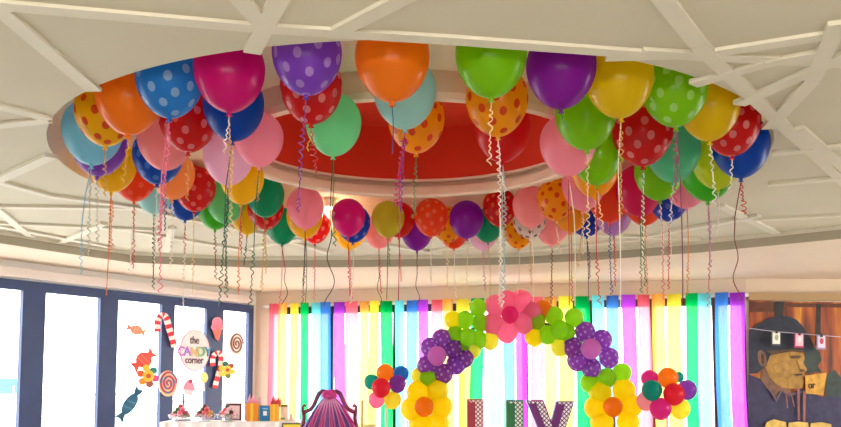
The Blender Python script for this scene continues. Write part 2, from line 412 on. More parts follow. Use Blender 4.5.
# id, label, centre x, neck y, width (photo columns), colour, dots, ribbons (colour, end y, style, sideways cm)
B = [
 (1, 'light blue balloon at the outermost tip of the ring, over a violet one', 91, 167, 59, 'ltblue', 0, [('silver', 250, 'curl', 0), ('ltblue', 268, 'tail', -4)]),
 (2, 'violet balloon showing only a crescent under the light blue one', 97, 178, 54, 'violet', 0, [('silver', 236, 'curl', 0)]),
 (3, 'yellow balloon with red dots between light blue and plain orange ones', 105, 148, 60, 'yellow', RD, [('gold', 190, 'curl', 0)]),
 (4, 'large plain orange balloon beside the blue one with white dots', 128, 137, 65, 'orange', 0, [('gold', 176, 'curl', 0)]),
 (5, 'large blue balloon with white dots next to the magenta one', 169, 120, 67, 'blue', (166, 200, 236), [('pink', 285, 'tail', -3), ('pink', 205, 'curl', 0)]),
 (6, 'large glossy magenta balloon at the front of the ring', 229, 114, 71, 'magenta', 0, [('white', 146, 'curl', 0), ('gold', 190, 'curl', 1)]),
 (7, 'royal blue balloon half hidden under the large magenta one', 232, 143, 61, 'mblue', 0, [('cream', 230, 'curl', 0), ('teal', 300, 'tail', -3)]),
 (8, 'purple balloon with white dots over a red dotted one', 306, 97, 70, 'purple', (196, 160, 230), [('purple', 205, 'curl', -1)]),
 (9, 'red dotted balloon between the purple dotted one and a mint one', 311, 126, 62, 'red', (240, 156, 160), [('gold', 145, 'curl', 0), ('redr', 166, 'thick', 1)]),
 (10, 'mint green balloon in front of the red dome', 333, 158, 56, 'mint', 0, [('green', 240, 'tail', 0), ('darkr', 303, 'wave', -1)]),
 (11, 'large plain orange balloon at the front beside the red dome', 392, 104, 75, 'orange', 0, [('bluer', 150, 'str', 0)]),
 (12, 'pale aqua balloon tucked behind the large front orange one', 405, 131, 63, 'aqua', 0, [('magr', 200, 'thick', -2), ('purple', 205, 'curl', -1), ('magr', 298, 'str', -3)]),
 (13, 'yellow balloon with red dots against the red dome below the aqua one', 416, 155, 57, 'amber', RD, [('green', 212, 'curl', 0)]),
 (14, 'large plain lime green balloon above the yellow one with red dots', 491, 100, 72, 'lime', 0, [('cream', 158, 'curl', 0)]),
 (15, 'yellow balloon with red dots between lime green and plain red ones', 498, 138, 63, 'amber', RD, [('white', 185, 'tail', 1), ('white', 300, 'curl', 0)]),
 (16, 'plain red balloon at the edge of the red dome under yellow dots', 503, 164, 56, 'red', 0, [('silver', 304, 'tail', -1), ('aqua', 285, 'curl', 1)]),
 (17, 'glossy deep purple balloon at the front beside the plain yellow one', 561, 111, 70, 'mpurple', 0, [('green', 118, 'str', 0)]),
 (18, 'lime green balloon under the glossy deep purple one', 587, 152, 61, 'lime', 0, [('cream', 236, 'curl', 0)]),
 (19, 'pink balloon at the right edge of the red dome', 569, 178, 56, 'pink', 0, [('redr', 303, 'str', -1), ('white', 303, 'str', 2)]),
 (20, 'large plain yellow balloon between deep purple and lime dotted ones', 621, 120, 68, 'yellow2', 0, [('gold', 208, 'curl', 0), ('white', 308, 'str', -2)]),
 (21, 'red balloon with white dots under the large plain yellow one', 643, 168, 61, 'red', (240, 156, 160), [('white', 250, 'curl', 0), ('green', 280, 'tail', -1)]),
 (22, 'large lime green balloon with white dots beside two plain yellow ones', 676, 129, 65, 'lime', (184, 232, 140), [('magr', 195, 'curl', 0), ('plum', 296, 'str', 1)]),
 (23, 'plain yellow balloon between lime dotted and red dotted ones', 710, 143, 60, 'yellow2', 0, [('white', 200, 'curl', 1)]),
 (24, 'red balloon with white dots overlapping the outer royal blue one', 732, 158, 56, 'red', (240, 156, 160), [('white', 186, 'curl', 0)]),
 (25, 'royal blue balloon at the outer right tip of the ring', 741, 180, 56, 'mblue', 0, [('redr', 208, 'thick', 0), ('maroon', 298, 'wave', -4)]),
 (26, 'yellow green balloon half hidden under the red dotted and royal blue ones', 718, 191, 50, 'ylime', 0, [('white', 230, 'tail', 0)]),
 (27, 'green balloon hanging lowest below the yellow green one', 708, 203, 54, 'green', 0, [('pinkr', 303, 'tail', 0), ('lilac', 262, 'curl', 1)]),
 (28, 'mint balloon beneath the lime one with white dots', 673, 184, 54, 'mint2', 0, [('white', 222, 'curl', -1)]),
 (29, 'lime green balloon between red dotted and mint ones', 660, 202, 49, 'lime', 0, [('white', 250, 'curl', 1), ('pinkr', 295, 'tail', 1)]),
 (30, 'pink balloon behind the mint one, over the ceiling battens', 687, 210, 44, 'pink', 0, [('orange', 290, 'tail', 0)]),
 (31, 'small dark blue balloon with dots below the lime green one', 669, 223, 40, 'dblue', (120, 120, 220), [('redr', 285, 'curl', 0), ('white', 270, 'tail', 1)]),
 (32, 'raspberry balloon behind the large red dotted one', 640, 218, 46, 'rose', 0, [('green', 288, 'tail', 0)]),
 (33, 'orange red balloon peeping out below the raspberry one', 645, 227, 40, 'orred', 0, [('orange', 290, 'curl', 0)]),
 (34, 'lime green balloon over a crescent of yellow, below the larger lime one', 597, 187, 50, 'lime', 0, [('redr', 300, 'tail', -1), ('cream', 228, 'curl', 1)]),
 (35, 'amber balloon showing a crescent below the lower lime one', 595, 199, 47, 'amber', 0, [('cream', 240, 'curl', 1)]),
 (36, 'pale pink balloon under the amber crescent, among curly ribbons', 583, 212, 43, 'pink', 0, [('white', 250, 'curl', -1), ('gold', 262, 'tail', -2)]),
 (37, 'large orange red balloon between lime and raspberry ones', 610, 224, 45, 'orred', 0, [('bluer', 290, 'curl', -1)]),
 (38, 'small dark blue balloon beneath the pale pink one', 587, 238, 37, 'dblue', 0, [('plum', 300, 'str', 0), ('darkr', 275, 'curl', 2)]),
 (39, 'lilac balloon below the large orange red one', 614, 237, 37, 'lilac', 0, [('redr', 282, 'curl', 0), ('gold', 260, 'str', 1)]),
 (40, 'amber balloon with brown red dots beside a pink one at the back', 556, 222, 38, 'amber', RD, [('cream', 250, 'curl', 1)]),
 (41, 'plain amber balloon below the amber one with brown red dots', 571, 234, 36, 'amber', 0, [('redr', 300, 'tail', 0)]),
 (42, 'salmon pink balloon at the back next to amber dots', 531, 229, 37, 'salmon', 0, [('white', 300, 'str', 1)]),
 (43, 'whitish see-through balloon with black dots under the salmon pink one', 530, 240, 34, 'clear', KD, [('gold', 282, 'curl', 0)]),
 (44, 'small pink balloon hanging below the clear one with black dots', 552, 247, 34, 'salmon', 0, [('maroon', 300, 'curl', 0)]),
 (45, 'small amber balloon with dots below a red one at the back', 519, 250, 31, 'amber', RD, [('cream', 290, 'tail', 0)]),
 (46, 'red balloon with faint dots between purple and salmon pink ones', 500, 228, 34, 'red', (240, 110, 70), [('white', 300, 'curl', 0)]),
 (47, 'teal green balloon below the red one at the back', 488, 244, 31, 'teal', 0, [('gold', 300, 'str', 1)]),
 (48, 'small mauve pink balloon lowest under the teal one', 483, 252, 29, 'plilac', 0, [('pinkr', 288, 'curl', 0)]),
 (49, 'purple balloon at the far side of the ring beside the orange red dotted one', 467, 240, 34, 'mpurple', 0, [('cream', 284, 'tail', 0)]),
 (50, 'orange red balloon with pale dots at the far side of the ring', 431, 238, 34, 'orred', (250, 140, 90), [('white', 280, 'curl', 0)]),
 (51, 'amber balloon with red dots behind the orange red dotted one', 448, 244, 32, 'amber', RD, [('cream', 288, 'curl', 0)]),
 (52, 'small orange red balloon lowest below the amber dotted one', 454, 250, 29, 'orred', 0, [('white', 294, 'tail', 0)]),
 (53, 'small purple balloon hanging low below the orange red dotted one', 417, 252, 31, 'mpurple', 0, [('darkr', 303, 'wave', 0), ('gold', 270, 'str', 0)]),
 (54, 'red balloon behind the olive yellow one', 399, 239, 32, 'red', 0, [('orange', 278, 'curl', 0)]),
 (55, 'olive yellow see-through balloon at the far side of the ring', 388, 239, 33, 'olive', 0, [('green', 262, 'curl', 0), ('plum', 298, 'str', -1)]),
 (56, 'pink balloon peeping out below the olive yellow one', 379, 250, 31, 'salmon', 0, [('maroon', 304, 'wave', 0), ('redr', 290, 'curl', 0)]),
 (57, 'bright magenta balloon at the far side over blue and yellow ones', 348, 238, 34, 'magenta', 0, [('redr', 292, 'curl', 0)]),
 (58, 'blue balloon peeping out under the bright magenta one', 353, 244, 34, 'dblue', (110, 120, 220), [('white', 300, 'tail', 0)]),
 (59, 'yellow balloon lowest below the blue and bright magenta ones', 349, 251, 33, 'yellow', 0, [('pinkr', 298, 'curl', 1)]),
 (60, 'red dotted balloon between the pink and bright magenta ones', 315, 245, 31, 'red', (240, 156, 160), [('pinkr', 296, 'curl', 0)]),
 (61, 'pink balloon with a yellow crescent below it', 305, 230, 37, 'pink', 0, [('darkr', 282, 'tail', 0), ('grey', 303, 'str', 1)]),
 (62, 'yellow balloon showing a crescent below the pink one', 305, 240, 36, 'yellow', 0, [('grey', 300, 'tail', -1)]),
 (63, 'teal green balloon hanging low beside the yellow crescent', 282, 246, 33, 'teal', 0, [('pinkr', 306, 'tail', 0), ('maroon', 303, 'wave', 3)]),
 (64, 'large teal green balloon below a pink one', 265, 219, 38, 'teal', 0, [('gold', 288, 'curl', 0)]),
 (65, 'red dotted balloon showing a crescent under the large teal one', 265, 231, 36, 'red', (250, 120, 110), [('gold', 270, 'curl', 1)]),
 (66, 'yellow balloon low behind the large teal one', 247, 236, 33, 'yellow', 0, [('darkr', 262, 'curl', -1)]),
 (67, 'yellow balloon between lilac and pink ones above it', 241, 206, 43, 'yellow', 0, [('redr', 250, 'curl', -1), ('orange', 290, 'tail', -1)]),
 (68, 'large pink balloon below the royal blue one', 259, 169, 49, 'pink', 0, [('teal', 303, 'tail', -2), ('gold', 196, 'curl', 0)]),
 (69, 'pale lilac pearly balloon next to the large pink one', 228, 187, 50, 'plilac', 0, [('darkr', 222, 'curl', 0), ('teal', 292, 'curl', -1)]),
 (70, 'pale green balloon behind the pearly lilac one', 225, 225, 39, 'mgreen', 0, [('darkr', 285, 'curl', 0)]),
 (71, 'bright green balloon below the red dotted one, lowest there', 215, 231, 37, 'green', 0, [('maroon', 275, 'curl', 0)]),
 (72, 'red balloon with pale dots between orange and pearly lilac ones', 194, 213, 41, 'red', (240, 120, 110), [('cream', 288, 'curl', 0)]),
 (73, 'blue balloon low below the red dotted one', 185, 222, 37, 'mblue', 0, [('redr', 250, 'curl', 0), ('white', 303, 'curl', 0)]),
 (74, 'peach orange balloon between blue dotted and red dotted ones', 172, 201, 43, 'peach', 0, [('white', 262, 'curl', 1)]),
 (75, 'pale blue balloon hanging low below the peach orange one', 154, 216, 37, 'aqua', 0, [('darkr', 285, 'curl', 0), ('white', 260, 'tail', 1)]),
 (76, 'blue balloon with dots curving under the salmon pink one', 157, 186, 50, 'mblue', (90, 150, 230), [('white', 240, 'curl', 0)]),
 (77, 'salmon pink balloon next to the red dotted one, over blue', 164, 172, 55, 'salmon', 0, [('pinkr', 240, 'curl', 0), ('purple', 225, 'curl', 1)]),
 (78, 'red balloon with white dots under the blue dotted one', 188, 154, 57, 'red', (240, 150, 160), [('gold', 195, 'curl', 1)]),
 (79, 'orange red balloon with faint dots beside the low yellow one', 134, 203, 43, 'orred', (250, 120, 80), [('redr', 264, 'curl', 0), ('white', 270, 'tail', -1)]),
 (80, 'plain yellow balloon low under the violet crescent', 111, 194, 48, 'yellow', 0, [('orange', 245, 'thick', 1), ('orange', 293, 'str', -1)]),
]
RIB = dict(silver=(196, 190, 180), ltblue=(130, 190, 220), gold=(214, 160, 60), pink=(236, 110, 150), white=(240, 232, 220), cream=(236, 212, 160), teal=(20, 96, 70), purple=(120, 50, 150),
           redr=(206, 30, 40), green=(60, 130, 60), darkr=(40, 44, 44), bluer=(20, 70, 140), magr=(190, 24, 110), aqua=(140, 190, 200), plum=(120, 24, 84), lilac=(190, 130, 190),
           pinkr=(226, 110, 130), orange=(230, 120, 50), maroon=(120, 24, 30), grey=(110, 100, 90))


BOT = 1.27


def balloon_mesh(name, dots=None, seed=0, nu=48, nv=36, bot=BOT):
    """unit-radius party balloon, crown up, neck at the origin's foot; height = 1 + bot"""
    vs = []; fs = []
    for k in range(1, nv):
        t = PI * k / nv; z = math.cos(t); r = math.sin(t)
        if z < 0: r *= 1 - 0.09 * (-z) ** 2.5; z *= bot
        for i in range(nu): a = 2 * PI * i / nu; vs.append((r * math.cos(a), r * math.sin(a), z + bot))
    m = nv - 1
    for k in range(m - 1):
        for i in range(nu): j = (i + 1) % nu; fs.append((k * nu + i, (k + 1) * nu + i, (k + 1) * nu + j, k * nu + j))
    vs += [(0, 0, 1 + bot), (0, 0, 0)]; T = len(vs) - 2
    for i in range(nu):
        j = (i + 1) % nu; fs.append((T, i, j)); fs.append((T + 1, (m - 1) * nu + j, (m - 1) * nu + i))
    me = bpy.data.meshes.new(name); me.from_pydata(vs, [], fs)
    for p in me.polygons: p.use_smooth = True
    me.materials.append(None)
    if dots:
        rd = random.Random(seed); pts = []
        for i in range(dots):
            z = 1 - 2 * (i + .5) / dots; a = i * 2.39996 + rd.uniform(-.12, .12) + seed
            z += rd.uniform(-.03, .03); z = max(-1, min(1, z)); r = math.sqrt(1 - z * z); pts.append(Vector((r * math.cos(a), r * math.sin(a), z)))
        at = me.attributes.new('dot', 'FLOAT', 'POINT')
        for i, v in enumerate(vs):
            zz_ = v[2] - bot; zz_ = zz_ / bot if zz_ < 0 else zz_
            q = Vector((v[0], v[1], zz_)).normalized(); at.data[i].value = min((q - p).length for p in pts)
    return me


ME_PLAIN = balloon_mesh('balloon'); ME_DOT = [balloon_mesh('balloon_dotted', 46, sd, 84, 60) for sd in (1, 2)]
kp = [(.02, .05), (.05, .0), (.075, -.03), (.05, -.05), (.055, -.075), (.10, -.12), (.085, -.125), (.02, -.08)]
tmp = MB().lathe(kp, 12).build('knot', white); ME_KNOT = tmp.data; bpy.data.objects.remove(tmp)
KM = ME_KNOT.materials


def with_mat(o, m):
    o.material_slots[0].link = 'OBJECT'; o.material_slots[0].material = m


pr = bpy.data.objects.new('balloon', ME_PLAIN)
# solve position: crown against the trough ceiling, neck where it is seen, size as seen
items = []
for id_, lab, cx, ny, w, col, dot, ribs in B:
    r = ray(cx, ny); ratio = r.z / r.y
    wk = w / F * (CP + ratio * SP)              # width per unit of Y
    Y = H_TR / (ratio + (1 + BOT) / 2 * wk)
    items.append([id_, Y, r.x / r.y, ratio, wk * Y / 2, 1.0])


def centre(it):
    k = it[5]; Y = it[1] * k; R = it[4] * k
    return Vector((it[2] * Y, Y, it[3] * Y + R * (BOT - .05))), R


KMAX = (H_TR + .028) / H_TR
for step in range(320):
    mv = 0
    for i in range(len(items)):
        for j in range(i + 1, len(items)):
            ci, ri = centre(items[i]); cj, rj = centre(items[j])
            d = ci - cj; d.z *= 0.86
            ov = (ri + rj) * 1.02 - d.length
            if ov > 0:
                a, b = (items[i], items[j]) if items[i][1] * items[i][5] < items[j][1] * items[j][5] else (items[j], items[i])
                dk = min(.004, ov * .08)
                a[5] = max(.72, a[5] - dk)
                if b[5] < KMAX: b[5] = min(KMAX, b[5] + dk)
                mv = max(mv, ov)
    for it in items:                            # the outer wall of the trough: keep the crown inside
        c, r = centre(it)
        if math.hypot(c.x - RC.x, c.y - RC.y) + r > R_OUT - .01 and it[5] > .72: it[5] -= .004; mv = max(mv, .01)
        # and clear of the hanging rim moulding
        q = math.hypot(math.hypot(c.x - RC.x, c.y - RC.y) - R_IN, 1.40 - c.z)
        if q < r + .035 and it[5] > .80: it[5] -= .003; mv = max(mv, .01)
    if mv < .002: break
print('balloon relax', step, mv, min(i[5] for i in items), max(i[5] for i in items))


def ribbon_pts(L, style, rnd):
    pts = []; hx = .0105; ph = rnd.uniform(0, 6)
    if style == 'str': pts = [(.006 * math.sin(t * 3), .004 * math.sin(t * 4 + 1), -L * t) for t in [i / 10 for i in range(11)]]
    elif style == 'wave':
        amp = .028
        for i in range(41):
            t = i / 40; g = max(0, t - .35) / .65
            pts.append((amp * g * math.sin(t * L * 26 + ph), amp * .5 * g * math.cos(t * L * 20), -L * t))
    else:
        pitch = .030 if style != 'thick' else .022; rad = hx if style != 'thick' else .017
        s0 = 0.0 if style != 'tail' else L * .55
        pts.append((0, 0, 0))
        if style == 'tail': pts.append((.004, 0, -s0 * .5))
        n = max(6, int((L - s0) / pitch * 8)); dr = rnd.uniform(-.02, .02)
        for i in range(n):
            t = i / n; a = ph + 2 * PI * i / 8 + 1.6 * math.sin(t * 11 + ph); e = min(1, i / 8) * (.55 + .35 * math.sin(t * 9 + ph) + .2 * math.sin(t * 23))
            pts.append((rad * e * math.cos(a) + dr * t, rad * e * math.sin(a), -s0 - (L - s0) * t - .02))
    return pts


GRP = 'helium balloons in the ceiling ring'
for (id_, lab, cx, ny, w, col, dot, ribs), it in zip(B, items):
    rnd = random.Random(id_)
    k = it[5]; Y = it[1] * k; R = it[4] * k
    base = Vector((it[2] * Y, Y, CZ + it[3] * Y + .01))
    clear = {'clear': .3, 'olive': .18, 'plilac': .15, 'aqua': .12}.get(col, 0)
    m = balloon_mat(col + (str(abs(hash(tuple(dot))) % 997) if dot else ''), C[col], dot or None, clear)
    o = pr.copy(); o.data = ME_PLAIN if not dot else ME_DOT[id_ % 2]; COL.objects.link(o); o.name = 'balloon'
    o.location = base; o.scale = (R, R, R); o.rotation_euler = (rnd.uniform(-.03, .03), rnd.uniform(-.03, .03), rnd.uniform(0, 6))
    with_mat(o, m); tag(o, lab, 'balloon', GRP)
    kn = bpy.data.objects.new('knot', ME_KNOT); COL.objects.link(kn); kn.parent = o
    with_mat(kn, balloon_mat(col, C[col], None, 0))
    for rc, ye, st, dx in ribs:
        rr = ray(cx, ye); zend = rr.z / rr.y * Y; L = max(.06, base.z - CZ - zend)
        pts = [(x + dx * .01 * min(1, -z / .2), y, z) for x, y, z in ribbon_pts(L, st, rnd)]
        mb = MB().tube([base + Vector(p) + Vector((0, 0, -.1 * R)) for p in pts], .0018 + .00028 * Y, 4)
        mm = mat('ribbon_' + rc, RIB[rc], .3, .3)
        q = mb.build('hanging_ribbon', mm, at=base)
        q.parent = o; q.matrix_parent_inverse = (Matrix.Translation(base) @ o.rotation_euler.to_matrix().to_4x4() @ Matrix.Diagonal((R, R, R, 1))).inverted()

# ------------------------------------------------------------------ streamers in front of the back windows
ST = dict(red=(238, 62, 84), orange=(248, 150, 60), yellow=(250, 232, 50), green=(0, 150, 60), cyan=(100, 226, 246), blue=(40, 100, 220), violet=(160, 40, 214), pale=(250, 190, 205), cream=(250, 240, 150))
strm = [(272, 283, 'red'), (283.5, 292, 'orange'), (293, 301, 'yellow'), (305, 313, 'green'), (314.5, 324, 'cyan'), (325, 335, 'blue'), (337, 348, 'violet'), (349, 361, 'red'), (362, 371, 'orange'),
        (373, 382, 'yellow'), (383, 395, 'green'), (399, 408, 'cyan'), (409, 420, 'blue'), (421, 431, 'violet'), (433, 444, 'red'), (446, 456, 'orange'), (459, 472, 'yellow'), (473, 486, 'green'),
        (491, 503, 'cyan'), (505, 516, 'blue'), (518, 529, 'violet'), (532, 544, 'red'), (546, 558, 'orange'), (560, 574, 'yellow'), (576, 591, 'green'), (594, 606, 'cyan'), (608, 620, 'blue'),
        (622, 636, 'violet'), (639, 651, 'red'), (653, 666, 'orange'), (668, 682, 'yellow'), (685, 697, 'green'), (697.5, 711, 'cyan'), (715, 728, 'blue'), (730, 745, 'violet')]
TC = dict(red=(250, 120, 140), orange=(255, 196, 90), yellow=(255, 246, 80), cyan=(120, 236, 250), blue=(70, 140, 236), green=(0, 190, 90), violet=(186, 70, 232))
CW = dict(red='pinkish red', orange='orange', yellow='yellow', green='green', cyan='pale cyan', blue='blue', violet='violet')
ordn = ['first', 'second', 'third', 'fourth', 'fifth']
cnt = {}
ZT = Zw + .015
for i, (a, b, c) in enumerate(strm):
    k = cnt.get(c, 0); cnt[c] = k + 1
    s0, s1 = sb(a), sb(b); rnd = random.Random(100 + i); ph = rnd.uniform(0, 6); lean = rnd.uniform(-.015, .015); nx, nz = 6, 30
    mb = MB(); vs = []; fs = []
    for j in range(nz + 1):
        t = j / nz; z = ZT - t * (ZT - .015)
        for q in range(nx + 1):
            u = q / nx; off = .115 + .018 * math.sin(t * 7 + ph) * t + .012 * math.sin(u * PI * 2 + ph + t * 2) + .05 * (i % 2)
            vs.append(wpt(P1, bd, s0 + (s1 - s0) * u + lean * t + .012 * math.sin(t * 5 + ph), z) + nb * off)
    for j in range(nz):
        for q in range(nx): e = j * (nx + 1) + q; fs.append((e, e + 1, e + nx + 2, e + nx + 1))
    mb.add(vs, fs, 0, True)
    m = mat('crepe_' + c, ST[c], .9, trans=.7, alpha=dict(green=.985, violet=.97, blue=.95, cyan=.96, red=.94, orange=.96, yellow=.965)[c], noise=.04, scale=30, spec=.1, tcol=TC.get(c))
    o = mb.build('streamer', m, at=wpt(P1, bd, (s0 + s1) / 2, ZT) + nb * .115)
    nbr = CW[strm[i - 1][2]] if i else 'the corner'; 
    tag(o, '%s %s crepe streamer counted from the window corner, hung in front of glass' % (ordn[k], CW[c]), 'streamer', 'rainbow crepe streamers on the back windows')
mb = MB().tube([wpt(P1, bd, sb(266), ZT - .03) + nb * .09, wpt(P1, bd, sb(500), ZT - .035) + nb * .09, wpt(P1, bd, sb(747), ZT - .03) + nb * .09], .012, 8)
mb.box((-.02, -.02, -.02), (.02, .02, .02), M=Matrix.Translation(wpt(P1, bd, sb(268), ZT - .03) + nb * .05)); mb.box((-.02, -.06, -.02), (.02, .04, .02), M=Matrix.Translation(wpt(P1, bd, sb(746), ZT - .03) + nb * .05))
tag(mb.build('hanging_rail', white, at=wpt(P1, bd, sb(500), ZT)), 'thin white rail along the window heads carrying the streamers', 'rail')

# ------------------------------------------------------------------ arch of balloon flowers
YA = 9.3
ME_SM = balloon_mesh('arch_balloon', None, 0, 32, 24, 1.12); ME_SMD = balloon_mesh('arch_balloon_dotted', 36, 3, 64, 48, 1.12)
AC = dict(yel=(255, 228, 4), org=(250, 130, 10), grn=(150, 224, 16), prp=(134, 48, 176), pnk=(255, 120, 170), dpk=(228, 24, 110), vpk=(214, 110, 200), lem=(255, 244, 50), red=(224, 24, 50), tea=(0, 150, 130), blu=(20, 110, 206), mag=(220, 30, 140), ppk=(248, 160, 180))


def bal(name, px, py, rpx, col, parent, dy=0.0, dot=None, Y=YA):
    p = at_y(px, py, Y + dy); R = rpx * (Y + dy) / F
    o = bpy.data.objects.new(name, ME_SMD if dot else ME_SM); COL.objects.link(o)
    if parent is not None: o.parent = parent; o.location = p - Vector((0, 0, R * 1.06)) - wl0(parent)
    o.scale = (R, R, R)
    if parent is not None and parent.type == 'MESH':
        par = parent.scale.x; o.location = (p - Vector((0, 0, R * 1.06)) - wl0(parent)) / par; o.scale = (R / par,) * 3
    with_mat(o, balloon_mat('arch_' + col, AC[col], dot, dsize=.125, thin=.45))
    return o


def wl0(o):
    if o.parent is None: return Vector(o.location)
    return wl0(o.parent) + Vector(o.location)


aL, aR = at_y(433, 420, YA), at_y(613, 420, YA)
arch = thing('balloon_arch', 'tall arch of yellow, green, purple and pink balloon flowers before the streamers', 'balloon arch', ((aL.x + aR.x) / 2, YA, 0))
fl = bal('purple_flower_center', 437, 356, 9.5, 'vpk', arch, -.10)
for x, y in ((442, 339.5), (454.5, 349.5), (456, 364.5), (443, 374), (427, 366), (430.5, 348), (464, 358)): bal('petal', x, y, 10, 'prp', fl, .02, (206, 178, 226))
fl = bal('purple_flower_center', 591, 349, 10, 'vpk', arch, -.10)
for x, y in ((585, 332), (602, 340), (609, 358), (591, 368), (572, 347), (577, 361)): bal('petal', x, y, 10, 'prp', fl, .02, (206, 178, 226))
fl = bal('pink_flower_center', 510, 315, 8.5, 'dpk', arch, -.16)
for x, y in ((496, 306), (521, 301), (493, 324), (507, 332), (524, 323), (507, 302), (532, 313)): bal('petal', x, y, 11, 'pnk', fl, .04)
fl = bal('green_bunch', 468, 337, 8.6, 'grn', arch, -.08)
for x, y, c in ((465, 320, 'grn'), (455, 335, 'grn'), (478, 308, 'grn'), (481, 323, 'grn'), (479, 340, 'grn'), (453, 320, 'yel'), (472, 350, 'lem'), (490, 341, 'lem'), (463, 348, 'grn')): bal('petal', x, y, 8.8, c, fl, .03 + .02 * (c != 'grn'))
fl = bal('green_bunch', 560, 330, 9.4, 'grn', arch, -.08)
for x, y, c in ((536, 321, 'grn'), (554, 316, 'grn'), (574, 318, 'grn'), (547, 335, 'grn'), (566, 333, 'grn'), (534, 337, 'yel'), (560, 347, 'lem'), (543, 310, 'org')): bal('petal', x, y, 9.4, c, fl, .03 + .03 * (c != 'grn'))
fl = bal('green_bunch', 428, 378, 8.5, 'grn', arch, 0)
for x, y, c in ((419, 376, 'lem'), (441, 379, 'yel')): bal('petal', x, y, 8, c, fl, .06)
fl = bal('green_bunch', 607, 378, 9.5, 'grn', arch, 0)
for x, y, c in ((590, 383, 'grn'), (622, 373, 'grn')): bal('petal', x, y, 9.5, c, fl, .05)
for cx, pets in ((424, ((418, 393), (437, 391), (412, 409), (441, 407), (420, 424), (438, 424))), (613, ((600, 393), (624, 391), (596, 408), (631, 406), (602, 423), (628, 422)))):
    fl = bal('yellow_flower_center', cx, 407, 9.5, 'org', arch, -.12)
    for x, y in pets: bal('petal', x, y, 11.5, 'yel', fl, .02)
    for q in range(4):
        bx = (cx + 5) + (-4, 4, -3, 5)[q]
        fl = bal('yellow_bunch', bx, 444 + 26 * q, 11.5, 'yel', arch, -.08)
        for x, y in ((bx - 17, 440 + 26 * q), (bx + 17, 446 + 26 * q)): bal('petal', x, y, 11.5, 'yel', fl, .06)
# wire frame and foot plates of the arch
pp = [aL.x, aR.x]; pts = [(aL.x, YA + .09, .02)]
for x, y in ((430, 420), (432, 390), (443, 358), (470, 330), (510, 316), (555, 326), (590, 350), (608, 385), (614, 420)): pts.append(at_y(x, y, YA + .09))
pts.append((aR.x, YA + .09, .02))
MB().tube(pts, .014, 8).build('arch_frame', darkframe, arch)
for x in pp: MB().lathe([(.16, 0), (.16, .018), (.03, .03)], 24, o=(x, YA + .09, 0)).build('foot_plate', darkframe, arch)


def cluster(name, lab, px, balls, Y):
    b = at_y(px, 395, Y); r = thing(name, lab, 'balloon cluster', (b.x, Y + .05, 0), 'balloon clusters beside the arch')
    for x, y, rp, c, dy in balls: bal('cluster_balloon', x, y, rp, c, r, dy, Y=Y)
    MB().tube([(b.x, Y + .05, .02), (b.x, Y + .05, b.z + .05)], .012, 8).build('pole', white, r)
    MB().lathe([(.17, 0), (.17, .015), (.03, .03)], 24, o=(b.x, Y + .05, 0)).build('base', white, r)


cluster('balloon_cluster', 'round cluster of rainbow balloons on a pole by the yellow left leg of the arch', 386,
        [(385, 373, 8.7, 'org', -.02), (401, 374, 7.8, 'blu', .05), (371.5, 382, 7.5, 'tea', .04), (381, 388, 9.4, 'red', -.12), (397.5, 384, 8.5, 'prp', -.06), (376.5, 400, 8.2, 'pnk', .0), (392.5, 400, 8.8, 'lem', .0)], 9.1)
cluster('balloon_cluster', 'larger rainbow balloon cluster on a pole between the arch and the violet streamer', 668,
        [(650, 379, 8.5, 'mag', .06), (668, 378, 10, 'org', -.03), (652, 390.5, 10, 'tea', -.09), (687, 390, 9.6, 'prp', .03), (674, 394.5, 10.6, 'red', -.14), (646, 401, 9.3, 'ppk', .06), (660.6, 409, 10.6, 'mag', -.09), (680, 409, 10, 'lem', .0), (679, 377, 5, 'tea', .10)], 9.0)

